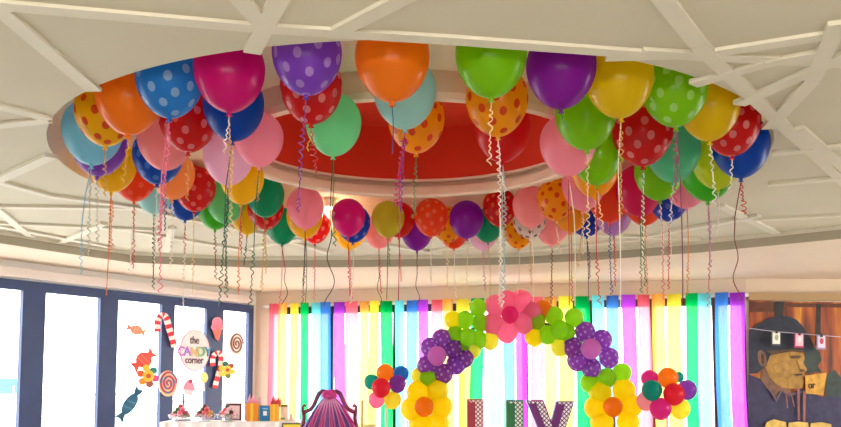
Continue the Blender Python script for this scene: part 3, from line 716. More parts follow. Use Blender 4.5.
# ------------------------------------------------------------------ block letters on their table
YT = 8.6
def letter(name, lab, strokes, rgb, key):
    """strokes: list of quads (4 photo points), split lengthwise in a solid half and a lattice half"""
    sol = mat('letter_' + key, rgb, .45, .2)
    def bl(nt, p):
        N, L = nt.nodes, nt.links
        tc = N.new('ShaderNodeTexCoord'); mp = N.new('ShaderNodeMapping'); mp.inputs['Rotation'].default_value = (0, PI / 4, 0); mp.inputs['Scale'].default_value = (32, 32, 32)
        ck = N.new('ShaderNodeTexBrick'); ck.offset = 0; ck.inputs['Scale'].default_value = 1.0; ck.inputs['Mortar Size'].default_value = .16
        ck.inputs['Brick Width'].default_value = 1; ck.inputs['Row Height'].default_value = 1
        sp = N.new('ShaderNodeSeparateXYZ'); cb = N.new('ShaderNodeCombineXYZ')
        L.new(tc.outputs['Object'], mp.inputs['Vector']); L.new(mp.outputs[0], sp.inputs[0]); L.new(sp.outputs[0], cb.inputs[0]); L.new(sp.outputs[2], cb.inputs[1]); L.new(cb.outputs[0], ck.inputs['Vector'])
        ck.inputs['Color1'].default_value = ck.inputs['Color2'].default_value = (.9, .88, .9, 1); ck.inputs['Mortar'].default_value = (*lin(rgb), 1)
        L.new(ck.outputs['Color'], p.inputs['Base Color'])
    lat = shader_mat('letter_lattice_' + key, bl)
    zb = .758
    cxs = [p[0] for s in strokes for p in s]; c = at_y(sum(cxs) / len(cxs), 420, YT)
    r = thing(name, lab, 'letter', (c.x, YT, zb), 'block letters on the table under the arch')
    A, Bm = MB(), MB(); D0, D1 = Vector((0, -.05, 0)), Vector((0, .05, 0))
    for q in strokes:
        P = [at_y(x, y, YT) for x, y in q]                      # bottom-left, bottom-right, top-right, top-left
        ml, mt = (P[0] + P[1]) / 2, (P[3] + P[2]) / 2
        for v in (P[0], P[1], ml): v.z = max(v.z, zb)
        e = Vector((.012, 0, 0)); tz = Vector((0, 0, .012))
        A.prism(P, D0 + Vector((0, .004, 0)), D1)
        Bm.prism([ml, P[1] - e, P[2] - e - tz, mt - tz], D0 - Vector((0, .006, 0)), D0 + Vector((0, .002, 0)))
        if q is not strokes[-1] or key != 'crimson':
            k2 = [P[3] + e - tz, P[2] - e - tz, P[2] - e - tz * 2.6, P[3] + e * 2.4 - tz * 2.6]
            Bm.prism(k2, D0 - Vector((0, .004, 0)), D0 + Vector((0, .002, 0)))
    A.build('solid_body', sol, r); Bm.build('lattice_face', lat, r)


letter('block_letter', 'crimson block letter L with white lattice, under the arch', [((467, 446), (483, 446), (483, 399), (467, 399)), ((467, 446), (503, 446), (503, 434), (467, 434))], (176, 24, 62), 'crimson')
letter('block_letter', 'green block letter I with white lattice, between two other letters', [((506, 446), (523, 446), (523, 400), (506, 400))], (10, 116, 60), 'green')
letter('block_letter', 'purple block letter V with white lattice, beside the green one', [((545, 446), (560, 446), (543, 400), (526, 400)), ((545, 446), (559, 446), (574, 401), (556, 401))], (112, 20, 120), 'purple')
t0 = at_y(455, 480, YT); t1 = at_y(590, 480, YT)
tb = thing('display_table', 'white clothed table carrying the block letters below the arch', 'table', ((t0.x + t1.x) / 2, YT, 0))
mb = MB().box((t0.x, YT - .25, .72), (t1.x, YT + .22, .757)); mb.build('table_top', white, tb)
mb = MB()
for sx in (t0.x + .03, t1.x - .03):
    for sy in (YT - .22, YT + .19): MB().tube([(sx, sy, 0), (sx, sy, .72)], .02, 8).build('leg', white, tb)

# ------------------------------------------------------------------ shell-backed throne
YH = 8.0
th_c = at_y(329.5, 400, YH); cx = th_c.x
throne = thing('throne_chair', 'purple throne with a magenta shell back and scrolled carved frame', 'chair', (cx, YH, 0))
gp = mat('throne_purple', (110, 40, 150), .3, .4, noise=.05); gm = mat('throne_magenta', (206, 40, 140), .3, .4, noise=.05); gf = mat('throne_frame', (120, 26, 76), .35, .4, noise=.06); wl = mat('throne_piping', (240, 170, 220), .4)
Q = lambda x, y, dy=0.0: at_y(x, y, YH + dy)
# shell: wedges fanning from the crown
fan_b = [(304, 436), (307.5, 427), (312, 427), (318, 427), (325, 427), (332, 427), (339, 427), (346, 427), (352, 427), (355, 436)]
apex = (329.5, 396)
low = []
for k in range(11):
    t = k / 10; low.append((301 + 57 * t, 470))
def shell_x(t, y):                       # outline half-width grows from the crown downwards
    hw = 3.5 + 25 * min(1, max(0, (y - 396) / 34)) ** .8
    return 329.5 + hw * (2 * t - 1)
N = 10
shell_root = None
for k in range(N):
    mb = MB(); vs = []; fs = []; nu, nv = 6, 16
    for j in range(nv + 1):
        y = 396 + (474 - 396) * j / nv
        for q in range(nu + 1):
            u = q / nu; t = (k + u) / N; bulge = .05 * math.sin(PI * u) * min(1, j / 5) + .02
            vs.append(Q(shell_x(t, y), y, -bulge))
    nvv = len(vs)
    vs += [Vector((v.x, YH + .03, v.z)) for v in vs]
    for j in range(nv):
        for q in range(nu):
            e = j * (nu + 1) + q; fs.append((e, e + 1, e + nu + 2, e + nu + 1)); fs.append((nvv + e, nvv + e + nu + 1, nvv + e + nu + 2, nvv + e + 1))
    mb.add(vs, fs, 0, True); mb.build('shell_rib', gm if k % 2 else gp, throne)
for k in range(1, N):
    MB().tube([Q(shell_x(k / N, y), y, -.035) for y in range(398, 474, 6)], .008, 6).build('piping', wl, throne)
# crown medallion
mb = MB()
for a in range(7):
    q = PI * a / 6; p = Q(329.5 - 5.2 * math.cos(q), 395.5 - 3.4 * math.sin(q), -.07)
    mb.lathe([(.001, -.026), (.018, -.018), (.026, 0), (.018, .018), (.001, .026)], 10, o=p)
mb.lathe([(.001, -.035), (.03, -.022), (.04, 0), (.03, .022), (.001, .035)], 12, o=Q(329.5, 396, -.07))
mb.build('crown_ornament', gm, throne)
for sgn in (-1, 1):
    path = [(3, 391.5), (7, 391), (10.5, 393.5), (13, 399), (15.5, 405), (19, 409.5), (23.5, 411.5), (26.5, 411), (27, 407), (25, 405), (23.4, 406.6)]
    MB().tube([Q(329.5 + sgn * x, y, -.02) for x, y in path], [.016, .02, .022, .02, .02, .02, .02, .018, .016, .014, .012], 8).build('scroll', gf, throne)
    MB().tube([Q(329.5 + sgn * x, y, -.0) for x, y in [(26, 411), (25.5, 418), (27.5, 428), (29, 450), (29, 476)]], .02, 8).build('side_rail', gf, throne)
z0 = Q(329, 474).z
mb = MB().box((cx - .30, YH - .5, .36), (cx + .30, YH + .02, .50)); mb.build('seat', gm, throne)
mb = MB().box((cx - .29, YH - .03, .5), (cx + .29, YH + .04, z0 + .02)); mb.build('lower_back', gp, throne)
for sx in (-.27, .27):
    for sy in (YH - .46, YH - .02): MB().tube([(cx + sx, sy, 0), (cx + sx, sy, .37)], [.022, .034], 8).build('leg', gf, throne)
    MB().tube([(cx + sx, YH - .46, .5), (cx + sx * 1.05, YH - .46, .72), (cx + sx * 1.05, YH, .74)], .024, 8).build('armrest', gf, throne)

# ------------------------------------------------------------------ cut-out sweets stuck on the windows (left)
SPLIT = {'twist_end', 'petal', 'painted_post', 'painted_band', 'painted_cushion', 'painted_figure', 'swirl_lobe'}
def cm(rgb): return mat('card_%d_%d_%d' % rgb, rgb, .55)
RED, WHT = (226, 40, 62), (250, 240, 240)
def ell(cx, cy, rx, ry, n=28, a0=0.0): return [(cx + rx * math.cos(2 * PI * i / n + a0), cy + ry * math.sin(2 * PI * i / n + a0)) for i in range(n)]
def rot(pts, c, deg):
    a = math.radians(deg); return [(c[0] + (x - c[0]) * math.cos(a) - (y - c[1]) * math.sin(a), c[1] + (x - c[0]) * math.sin(a) + (y - c[1]) * math.cos(a)) for x, y in pts]


def decal(name, lab, cat, parts, pl=PL_L, off=.045, group='paper sweets on the windows', step=.004, thick=.006):
    """parts: (part name, [polygons], rgb); each part one step further into the room"""
    nrm = pl[1]; allp = [p for _, pg, _ in parts for q in pg for p in q]
    pl = (pl[0] + nrm * off, nrm)
    c = at_pl(sum(p[0] for p in allp) / len(allp), sum(p[1] for p in allp) / len(allp), pl)
    r = thing(name, lab, cat, c, group)
    for k, (pn, pg, rgb) in enumerate(parts):
        mb = MB(); mats = rgb if isinstance(rgb, list) else [rgb]
        for q_i, q in enumerate(pg):
            mb.prism([at_pl(x, y, pl) for x, y in q], nrm * (k * step - (thick if k == 0 else 0)), nrm * ((k + 1) * step), 0 if pn in SPLIT else q_i % len(mats))
            if pn in SPLIT: mb.build(pn, [(m if not isinstance(m, tuple) else cm(m)) for m in (mats[q_i % len(mats)],)], r); mb = MB()
        if mb.v: mb.build(pn, [m if not isinstance(m, tuple) else cm(m) for m in mats], r)
    return r


def strip(path, w):                       # quads along a photo polyline
    out = []
    L = []
    for i in range(len(path)):
        a = path[max(0, i - 1)]; b = path[min(len(path) - 1, i + 1)]; dx, dy = b[0] - a[0], b[1] - a[1]; l = math.hypot(dx, dy) or 1
        L.append(((path[i][0] - dy / l * w, path[i][1] + dx / l * w), (path[i][0] + dy / l * w, path[i][1] - dx / l * w)))
    for i in range(len(path) - 1): out.append([L[i][0], L[i + 1][0], L[i + 1][1], L[i][1]])
    return out


def wrapped(lab, c, rx, ry, deg, rgb, rgb2, tw=.75):
    body = rot(ell(c[0], c[1], rx, ry), c, deg)
    ends = []
    for s_ in (-1, 1): ends.append(rot([(c[0] + s_ * rx * .8, c[1] - ry * .25), (c[0] + s_ * rx * 1.55, c[1] - ry * tw), (c[0] + s_ * rx * 1.45, c[1]), (c[0] + s_ * rx * 1.65, c[1] + ry * tw), (c[0] + s_ * rx * .8, c[1] + ry * .25)], c, deg))
    st = [rot([(c[0] + rx * q, c[1] - ry * .8), (c[0] + rx * (q + .14), c[1] - ry * .8), (c[0] + rx * (q + .3), c[1] + ry * .75), (c[0] + rx * (q + .16), c[1] + ry * .75)], c, deg) for q in (-.5, .05)]
    decal('candy_cutout', lab, 'window decoration', [('twist_end', ends, rgb), ('wrapper', [body], rgb), ('stripe', st, rgb2)])


wrapped('peach striped wrapped sweet cut-out high on the window pane', (136, 330), 6.2, 5, 18, (246, 158, 128), (250, 190, 160))
wrapped('red wrapped sweet cut-out on the pane above the bead flower', (143.5, 360), 8.2, 8, -38, (232, 82, 66), (246, 126, 104))
wrapped('dark teal wrapped sweet cut-out low on the pane', (129.5, 404), 12, 6, -56, (22, 98, 132), (46, 130, 160), .8)


def flower(lab, c, r, cols_, mid):
    pts = [(c[0] + r * .95 * math.cos(2 * PI * i / 6 + .3), c[1] + r * math.sin(2 * PI * i / 6 + .3)) for i in range(6)]
    decal('flower_cutout', lab, 'window decoration', [('petal', [ell(p[0], p[1], r * .46, r * .46, 16) for p in pts], cols_), ('disc', [ell(c[0], c[1], r * .72, r * .72, 20)], (248, 200, 40)), ('eye', [ell(c[0], c[1], r * .3, r * .3, 14)], mid)], off=.078)


flower('bead flower with rainbow petals under the red wrapped sweet', (148, 376), 8, [(226, 60, 150), (170, 80, 60), (250, 150, 40), (240, 90, 40), (246, 206, 50), (20, 130, 130)], (220, 90, 30))
flower('yellow bead flower beside the lower candy cane', (227, 370), 6, [(240, 200, 40), (120, 130, 30), (246, 210, 60), (250, 190, 40), (30, 110, 90), (160, 60, 40)], (190, 60, 20))


def cane(lab, path, w):
    q = strip(path, w); decal('candy_cane', lab, 'window decoration', [('stripes', q, [RED, WHT])], off=.055)


def curve(pts, n=24):
    out = []
    for i in range(n + 1):
        t = i / n * (len(pts) - 1); k = min(len(pts) - 2, int(t)); f = t - k
        g = lambda j: pts[max(0, min(len(pts) - 1, j))]
        a, b, c, d = g(k - 1), g(k), g(k + 1), g(k + 2)
        out.append(tuple(.5 * ((2 * b[e]) + (-a[e] + c[e]) * f + (2 * a[e] - 5 * b[e] + 4 * c[e] - d[e]) * f * f + (-a[e] + 3 * b[e] - 3 * c[e] + d[e]) * f ** 3) for e in (0, 1)))
    return out


cane('striped candy cane on the dark mullion above the swirl lollipop', curve([(157.5, 332), (157.5, 322), (161, 315.5), (166, 317), (169, 327), (172, 337), (174.5, 347)], 16), 2.9)
cane('striped candy cane on the dark mullion beside the yellow bead flower', curve([(213, 366), (213, 357), (217, 353), (221, 355), (220.5, 366), (217, 379), (215, 388)], 15), 2.4)


def lolly(lab, c, rx, ry, c1, c2, turns):
    sp = [(c[0] + rx * .94 * t * math.cos(2 * PI * turns * t), c[1] + ry * .94 * t * math.sin(2 * PI * turns * t)) for t in [i / 90 for i in range(6, 91)]]
    decal('lollipop', lab, 'window decoration', [('disc', [ell(c[0], c[1], rx, ry, 32)], c1), ('swirl', strip(sp, rx * .11), c2)], off=.055)


lolly('pastel swirl lollipop on the dark mullion under a candy cane', (168, 383.5), 9.3, 13, (250, 206, 160), [(196, 60, 90)] * 6 + [(90, 110, 160)] * 3, 3)
lolly('brown and white swirl lollipop on the pane nearest the corner', (236.5, 344), 7, 11.5, (250, 236, 226), (130, 80, 80), 3)
# oval sign with its three lines
sg = decal('window_sign', 'pale pink oval window sign reading the candy corner', 'sign',
           [('rim', [ell(194.5, 350.5, 15, 21, 40)], (238, 184, 206)), ('panel', [ell(194.5, 350.5, 14, 19.8, 40)], (252, 240, 246))], group=None)
def text(body, name, px, py, wpx, hpx, rgb, parent, pl, off, d, sq=1.0):
    cu = bpy.data.curves.new(name, 'FONT'); cu.body = body; cu.size = 1; cu.extrude = .004; cu.align_x = 'CENTER'; cu.align_y = 'CENTER'; cu.offset = .01
    t = bpy.data.objects.new(name + '_tmp', cu); COL.objects.link(t); bpy.context.view_layer.update()
    me = bpy.data.meshes.new_from_object(t.evaluated_get(bpy.context.evaluated_depsgraph_get())); bpy.data.objects.remove(t)
    xs = [v.co.x for v in me.vertices]; ys = [v.co.y for v in me.vertices]
    pl = (pl[0] + pl[1] * off, pl[1]); a = at_pl(px - wpx / 2, py, pl); b = at_pl(px + wpx / 2, py, pl); e = at_pl(px, py - hpx / 2, pl); f = at_pl(px, py + hpx / 2, pl)
    W = (b - a).length; Hh = e.z - f.z; ux = Vector((b.x - a.x, b.y - a.y, 0)).normalized(); c = at_pl(px, py, pl)
    sx, sy = W / (max(xs) - min(xs)), Hh / (max(ys) - min(ys)); mx, my = (max(xs) + min(xs)) / 2, (max(ys) + min(ys)) / 2
    for v in me.vertices: v.co = ux * ((v.co.x - mx) * sx) + UP * ((v.co.y - my) * sy) + pl[1] * v.co.z
    me.materials.append(cm(rgb)); o = bpy.data.objects.new(name, me); COL.objects.link(o); o.parent = parent; o.location = c - wloc(parent)
    return o
text('the', 'lettering', 194.5, 340, 9, 7.5, (110, 80, 90), sg, PL_L, .056, ld)
text('corner', 'lettering', 194.5, 361, 18, 5, (110, 80, 90), sg, PL_L, .056, ld)
for ch, x, rgb in zip('CANDY', (181, 187.5, 194.5, 201.5, 208), ((214, 110, 200), (180, 130, 230), (246, 196, 120), (120, 200, 120), (60, 150, 210))):
    text(ch, 'candy_lettering', x, 351 + (.8 if x > 190 else 0), 7, 9.5, rgb, sg, PL_L, .062, ld)
# cupcakes
decal('cupcake_cutout', 'pink ice cream cutout on the mullion above a candy cane', 'window decoration', [('cone', [[(212, 328), (222, 328), (218.5, 341), (215.5, 339)]], (240, 120, 110)), ('swirl_lobe', [ell(217, 323, 5.3, 6, 20), ell(213.6, 327, 3, 3, 14), ell(220.6, 327, 3, 3, 14)], (246, 150, 180))])
decal('cupcake_cutout', 'pink cupcake cutout under the oval sign', 'window decoration', [('case', [[(183, 388), (194, 388), (191.5, 396), (185, 394)]], (250, 214, 222)), ('icing', [[(182, 389), (185, 382), (189, 379), (193, 383), (195.5, 391), (189, 390)]], (242, 150, 176)), ('cherry', [ell(190, 381, 2, 2.2, 14)], (200, 50, 90))])
decal('lollipop', 'small yellow lollipop cutout beside the pink cupcake', 'window decoration', [('stick', [[(203, 382), (204.2, 382), (204.4, 391), (203.4, 391)]], (236, 226, 200)), ('disc', [ell(203.6, 377.5, 4, 5.4, 20)], (248, 236, 150))])

# ------------------------------------------------------------------ sweets counter at the windows
YB = 9.2
ZTAB = at_y(240, 421, YB).z
x0, x1 = at_y(166, 421, YB).x, at_y(302, 421, YB).x
ct = thing('sweets_counter', 'white clothed counter of sweets in front of the window corner', 'table', ((x0 + x1) / 2, YB, 0))
MB().box((x0, YB - .22, ZTAB - .04), (x1, YB + .22, ZTAB)).build('table_top', white, ct)
mb = MB(); nn = 60; pf = []
for i in range(nn + 1):
    t = i / nn; pf.append((x0 + (x1 - x0) * t, YB - .225 - .012 * math.sin(t * 60)))
mb.add([(a, b, ZTAB - .005) for a, b in pf] + [(a, b - .02, .02) for a, b in pf], [(i, i + 1, nn + 2 + i, nn + 1 + i) for i in range(nn)], 0, True)
mb.build('table_cloth', mat('cloth_white', (250, 240, 240), .9), ct)
for sx in (x0 + .04, x1 - .04):
    for sy in (YB - .18, YB + .18): MB().tube([(sx, sy, 0), (sx, sy, ZTAB - .04)], .02, 8).build('leg', darkframe, ct)
# wire tier stand
p = at_y(183, 421, YB + .12); st = thing('tier_stand', 'thin dark wire tier stand on the counter below the cupcake cutout', 'stand', (p.x, p.y, ZTAB))
ztop = at_y(183, 394, YB).z
MB().tube([(p.x, p.y, ZTAB), (p.x, p.y, ztop)], .009, 8).build('pole', darkframe, st)
for zz_, rr in ((at_y(183, 409, YB).z, .085), (at_y(183, 402.5, YB).z, .05)):
    MB().lathe([(.004, zz_), (rr, zz_), (rr, zz_ + .012), (.004, zz_ + .008)], 20, o=(p.x, p.y, 0)).build('tier', darkframe, st)
MB().lathe([(.09, ZTAB), (.09, ZTAB + .012), (.01, ZTAB + .02)], 20, o=(p.x, p.y, 0)).build('base', darkframe, st)
# bowls of sweets
gl = mat('bowl_glass', (235, 240, 245), .08, alpha=.25)
SW = [(232, 96, 120), (214, 60, 90), (240, 150, 160), (120, 60, 50), (236, 150, 70), (90, 130, 80), (250, 210, 220), (60, 40, 44)]
ME_SW = MB().lathe([(.004, -1), (.55, -.85), (.95, -.3), (1, 0), (.95, .3), (.55, .85), (.004, 1)], 12).build('tmp', white).data
bpy.data.objects.remove(bpy.data.objects['tmp'])
def bowl(px, wpx, lab, clab, grp, cols_, n, yb):
    p = at_y(px, 421, yb); R = wpx * yb / F / 2
    o = MB().lathe([(R * .5, 0), (R * .55, .01), (R * .85, .03), (R, .075), (R * .97, .075), (R * .8, .036), (R * .5, .018), (.003, .016)], 24, o=(p.x, yb, ZTAB)).build('glass_bowl', gl, at=(p.x, yb, ZTAB))
    tag(o, lab, 'bowl', 'glass bowls on the sweets counter')
    k = 0; r = .026
    for lay, (rad, m_) in enumerate(((R * .68, 10), (R * .5, 7), (R * .26, 4), (.0, 1))):
        for i in range(m_):
            if k >= n: return
            a = 2 * PI * i / m_ + lay * .4
            q = bpy.data.objects.new('sweet', ME_SW); COL.objects.link(q); q.location = (p.x + rad * math.cos(a), yb + rad * math.sin(a), ZTAB + .062 + lay * .034); q.scale = (r, r, r * .9)
            c = cols_[k % len(cols_)]; with_mat(q, mat('sweet_%d' % SW.index(c), c, .3, .5))
            tag(q, clab, 'sweet', grp); k += 1
bowl(180, 24, 'glass bowl of pink and red sweets beside the tier stand', 'pink or red round sweet in the bowl beside the tier stand', 'sweets by the tier stand', [SW[0], SW[1], SW[2], SW[0], SW[5]], 22, YB - .1)
bowl(204.5, 23, 'middle glass bowl of mixed sweets under the dark mullion', 'mixed coloured round sweet in the middle bowl', 'sweets in the middle bowl', [SW[3], SW[0], SW[4], SW[2], SW[6], SW[5], SW[1]], 22, YB - .1)
bowl(227, 21, 'glass bowl of pale and dark sweets below the photo frame', 'pale or dark round sweet in the bowl before the photo frame', 'sweets before the photo frame', [SW[6], SW[7], SW[2], SW[5], SW[0]], 22, YB - .1)
# photo frame
def facing(x, y): return Matrix.Translation((x, y, 0))
def px_box(parent, name, a, b, y, d, m, dz=0):
    p, q = at_y(a[0], a[1], y), at_y(b[0], b[1], y)
    return MB().box((p.x, y - d / 2, q.z + dz), (q.x, y + d / 2, p.z + dz)).build(name, m, parent)
yb = YB + .05; p = at_y(233, 421, yb)
fr = thing('framed_photo', 'dark red photo frame standing on the counter behind the sweets', 'photo frame', (p.x, yb, ZTAB))
px_box(fr, 'frame', (225.5, 403), (241.5, 420.3), yb, .025, mat('frame_maroon', (100, 40, 60), .4))
px_box(fr, 'picture', (227.5, 405.5), (239.5, 419), yb - .014, .006, mat('photo_paper', (250, 226, 232), .4))
mb = MB(); pp_ = at_y(232.5, 415, yb - .018); mb.lathe([(.001, -.04), (.03, -.03), (.038, 0), (.03, .03), (.001, .04)], 12, o=(0, 0, 0)); mb.v = [(pp_.x + v[0], pp_.y + v[1] * .08, pp_.z + v[2]) for v in mb.v]
mb.build('portrait_shape', mat('photo_skin', (236, 196, 190), .5), fr)
# gift bags, boxes
def bag(lab, a, b, y, rgb, rgb2, tissue, side):
    p = at_y((a[0] + b[0]) / 2, 421, y); r = thing('gift_bag', lab, 'gift bag', (p.x, y, ZTAB), 'party bags on the counter')
    P, Q_ = at_y(a[0], a[1], y), at_y(b[0], 421, y)
    mb = MB(); w = (Q_.x - P.x) / 2; z0_, z1_ = ZTAB, P.z; d = .045
    vs = [(p.x - w * .9, y - d, z0_), (p.x + w * .9, y - d, z0_), (p.x + w * .9, y + d, z0_), (p.x - w * .9, y + d, z0_), (p.x - w, y - d, z1_), (p.x + w, y - d, z1_), (p.x + w, y + d, z1_), (p.x - w, y + d, z1_)]
    mb.add(vs, [(0, 3, 2, 1), (0, 1, 5, 4), (1, 2, 6, 5), (2, 3, 7, 6), (3, 0, 4, 7)]); mb.build('paper_body', mat('bag_%d' % rgb[1], rgb, .6), r)
    MB().box((p.x - w * .25, y - d - .006, z0_ + .002), (p.x + w * .2, y - d - .001, z1_ - .004)).build('stripe', mat('bag_stripe', rgb2, .6), r)
    mb = MB(); rd = random.Random(int(a[0]))
    for k in range(5):
        bx = p.x - w * .8 + w * .4 * k; h = .05 + .06 * rd.random()
        mb.add([(bx - .02, y - .03, z1_ - .03), (bx + .03, y + .02, z1_ - .03), (bx + .012 + side * .01, y, z1_ + h), (bx + .0, y + .03, z1_ - .03)], [(0, 1, 2), (1, 3, 2), (3, 0, 2)])
    mb.build('tissue', mat('tissue_%d' % tissue[1], tissue, .8), r)
bag('orange paper bag with pink tissue between photo frame and blue box', (246.5, 403), (259, 421), YB, (244, 150, 40), (250, 210, 60), (250, 186, 206), 1)
bag('yellow orange paper bag with red trim right of the blue box', (270.5, 404), (279, 421), YB, (248, 176, 50), (250, 214, 90), (226, 90, 90), 1)
bx = thing('gift_box', 'blue box with white window between two orange bags', 'box', (at_y(265, 421, YB).x, YB, ZTAB))
px_box(bx, 'carton', (260.5, 405.5), (270, 420.9), YB, .08, mat('box_blue', (24, 120, 176), .5, .2))
px_box(bx, 'label_patch', (263.3, 411), (266.8, 415.5), YB - .042, .004, white); px_box(bx, 'label_patch', (262.5, 408), (268, 409.4), YB - .042, .004, mat('box_pale', (130, 190, 220), .5))
cdv = thing('menu_card', 'pale standing card with a green strip at the counter end', 'card', (at_y(284, 421, YB).x, YB, ZTAB))
px_box(cdv, 'card', (280.5, 404.5), (288, 420.9), YB, .012, mat('card_cream', (252, 226, 206), .7)); px_box(cdv, 'top_strip', (281, 404.6), (287.5, 406.8), YB - .008, .004, mat('strip_olive', (150, 140, 50), .6)); px_box(cdv, 'lower_strip', (281, 417.5), (285, 419.5), YB - .008, .004, mat('strip_green', (110, 170, 90), .6))
fg = thing('candy_figurine', 'small pink cone figurine at the end of the sweets counter', 'ornament', (at_y(291, 421, YB).x, YB, ZTAB))
p = fg.location; MB().lathe([(.045, ZTAB), (.045, ZTAB + .012), (.022, ZTAB + .02), (.014, ZTAB + .07), (.001, ZTAB + .1)], 16, o=(p.x, YB, 0)).build('cone', mat('fig_pink', (240, 180, 196), .4), fg)
MB().lathe([(.05, ZTAB), (.05, ZTAB + .006)], 16, o=(p.x, YB, 0)).build('base', white, fg)
yg = thing('framed_sign', 'yellow sign in a dark frame fixed on the counter front', 'sign', (at_y(292, 424, YB - .27).x, YB - .25, at_y(292, 440, YB - .27).z))
px_box(yg, 'frame', (282, 423), (302, 446), YB - .262, .02, mat('sign_frame', (100, 90, 80), .5)); px_box(yg, 'panel', (283.3, 424.4), (300.7, 445), YB - .275, .006, mat('sign_yellow', (252, 236, 70), .5))
# slim easel post left of the balloon cluster
p = at_y(362, 420, 9.45); ps = thing('banner_stand', 'slim grey stand with a pale panel beside the balloon cluster', 'stand', (p.x + .15, 9.45, 0))
ztop = at_y(362, 400, 9.45).z
MB().tube([(p.x, 9.45, .02), (p.x, 9.45, ztop)], .010, 8).build('post', mat('post_grey', (110, 106, 104), .5), ps)
MB().box((p.x + .012, 9.445, .25), (p.x + .16, 9.455, at_y(362, 424, 9.45).z)).build('panel', mat('panel_cream', (250, 240, 170), .7), ps)
MB().box((p.x - .05, 9.37, 0), (p.x + .18, 9.53, .025)).build('base', mat('post_grey', (110, 106, 104), .5), ps)

# ------------------------------------------------------------------ painting on the far right wall
def curtain(nt, p):
    N, L = nt.nodes, nt.links
    tc = N.new('ShaderNodeTexCoord'); mp = N.new('ShaderNodeMapping'); mp.inputs['Scale'].default_value = (5.5, 1, .7)
    nz = N.new('ShaderNodeTexNoise'); nz.inputs['Scale'].default_value = 1.6; nz.inputs['Detail'].default_value = 6
    rp = N.new('ShaderNodeValToRGB'); e = rp.color_ramp.elements
    e[0].position = .3; e[0].color = (*lin((84, 42, 20)), 1); e[1].position = .72; e[1].color = (*lin((226, 168, 56)), 1)
    x = e.new(.45); x.color = (*lin((150, 66, 22)), 1); x = e.new(.58); x.color = (*lin((186, 104, 30)), 1)
    L.new(tc.outputs['Object'], mp.inputs[0]); L.new(mp.outputs[0], nz.inputs['Vector']); L.new(nz.outputs['Fac'], rp.inputs[0]); L.new(rp.outputs[0], p.inputs['Base Color']); p.inputs['Roughness'].default_value = .6
cur = shader_mat('painted_curtain', curtain)
def pm(rgb): return mat('mural_%d_%d_%d' % rgb, rgb, .65, noise=.28, scale=14)
NAV, FACE, DK = pm((34, 40, 58)), pm((164, 122, 50)), pm((50, 46, 78))
hat = [(748, 331), (757, 324), (768, 318.5), (778, 316), (788, 316.5), (796, 320), (802, 327), (808, 337), (813, 345), (812, 351), (803, 352), (790, 350), (778, 351), (769, 356), (765, 366), (757, 373), (748, 374)]
face = [(767, 357), (778, 350.5), (790, 349.5), (802, 351), (804, 358), (802.5, 363), (806.5, 370), (803, 372.5), (804, 376), (801, 378), (803.5, 381), (801, 388), (792, 389), (783, 388), (775, 384), (768, 376), (764, 366)]
neck = [(762, 366), (769, 376), (777, 385), (790, 389), (789, 396), (781, 391), (775, 401), (768, 391), (760, 380)]
cloth = [(748, 374), (760, 379), (768, 391), (775, 402), (781, 391), (790, 394), (801, 388), (812, 394), (824, 397), (852, 392), (852, 429), (748, 429)]
blob = [(803, 344), (812, 346), (819, 352), (821, 360), (817, 366), (821, 372), (804, 373), (806.5, 370), (803, 363), (804, 356)]
cur_r = pm((46, 58, 52))
right_fig = [(826, 374), (834, 370), (841, 378), (852, 376), (852, 396), (824, 397)]
cush = [[(762, 429), (765, 422), (772, 419), (784, 422), (785, 429)], [(786, 429), (787, 422.5), (797, 421.5), (806, 422.5), (807, 429)], [(808, 429), (809, 423), (820, 422), (829, 424), (830, 429)]]
drip = [[(795, 388), (797.5, 388), (798, 420), (796, 420)], [(801, 390), (804, 392), (803, 422), (801.5, 420)], [(784, 394), (785, 394), (786, 408), (785, 408)], [(789, 394), (790, 394), (793, 407), (792, 407)]]
brown = pm((120, 84, 64)); gold = pm((206, 152, 54)); light = pm((216, 180, 90)); post = pm((44, 40, 40)); topband = pm((96, 50, 30)); tan = pm((190, 132, 60))
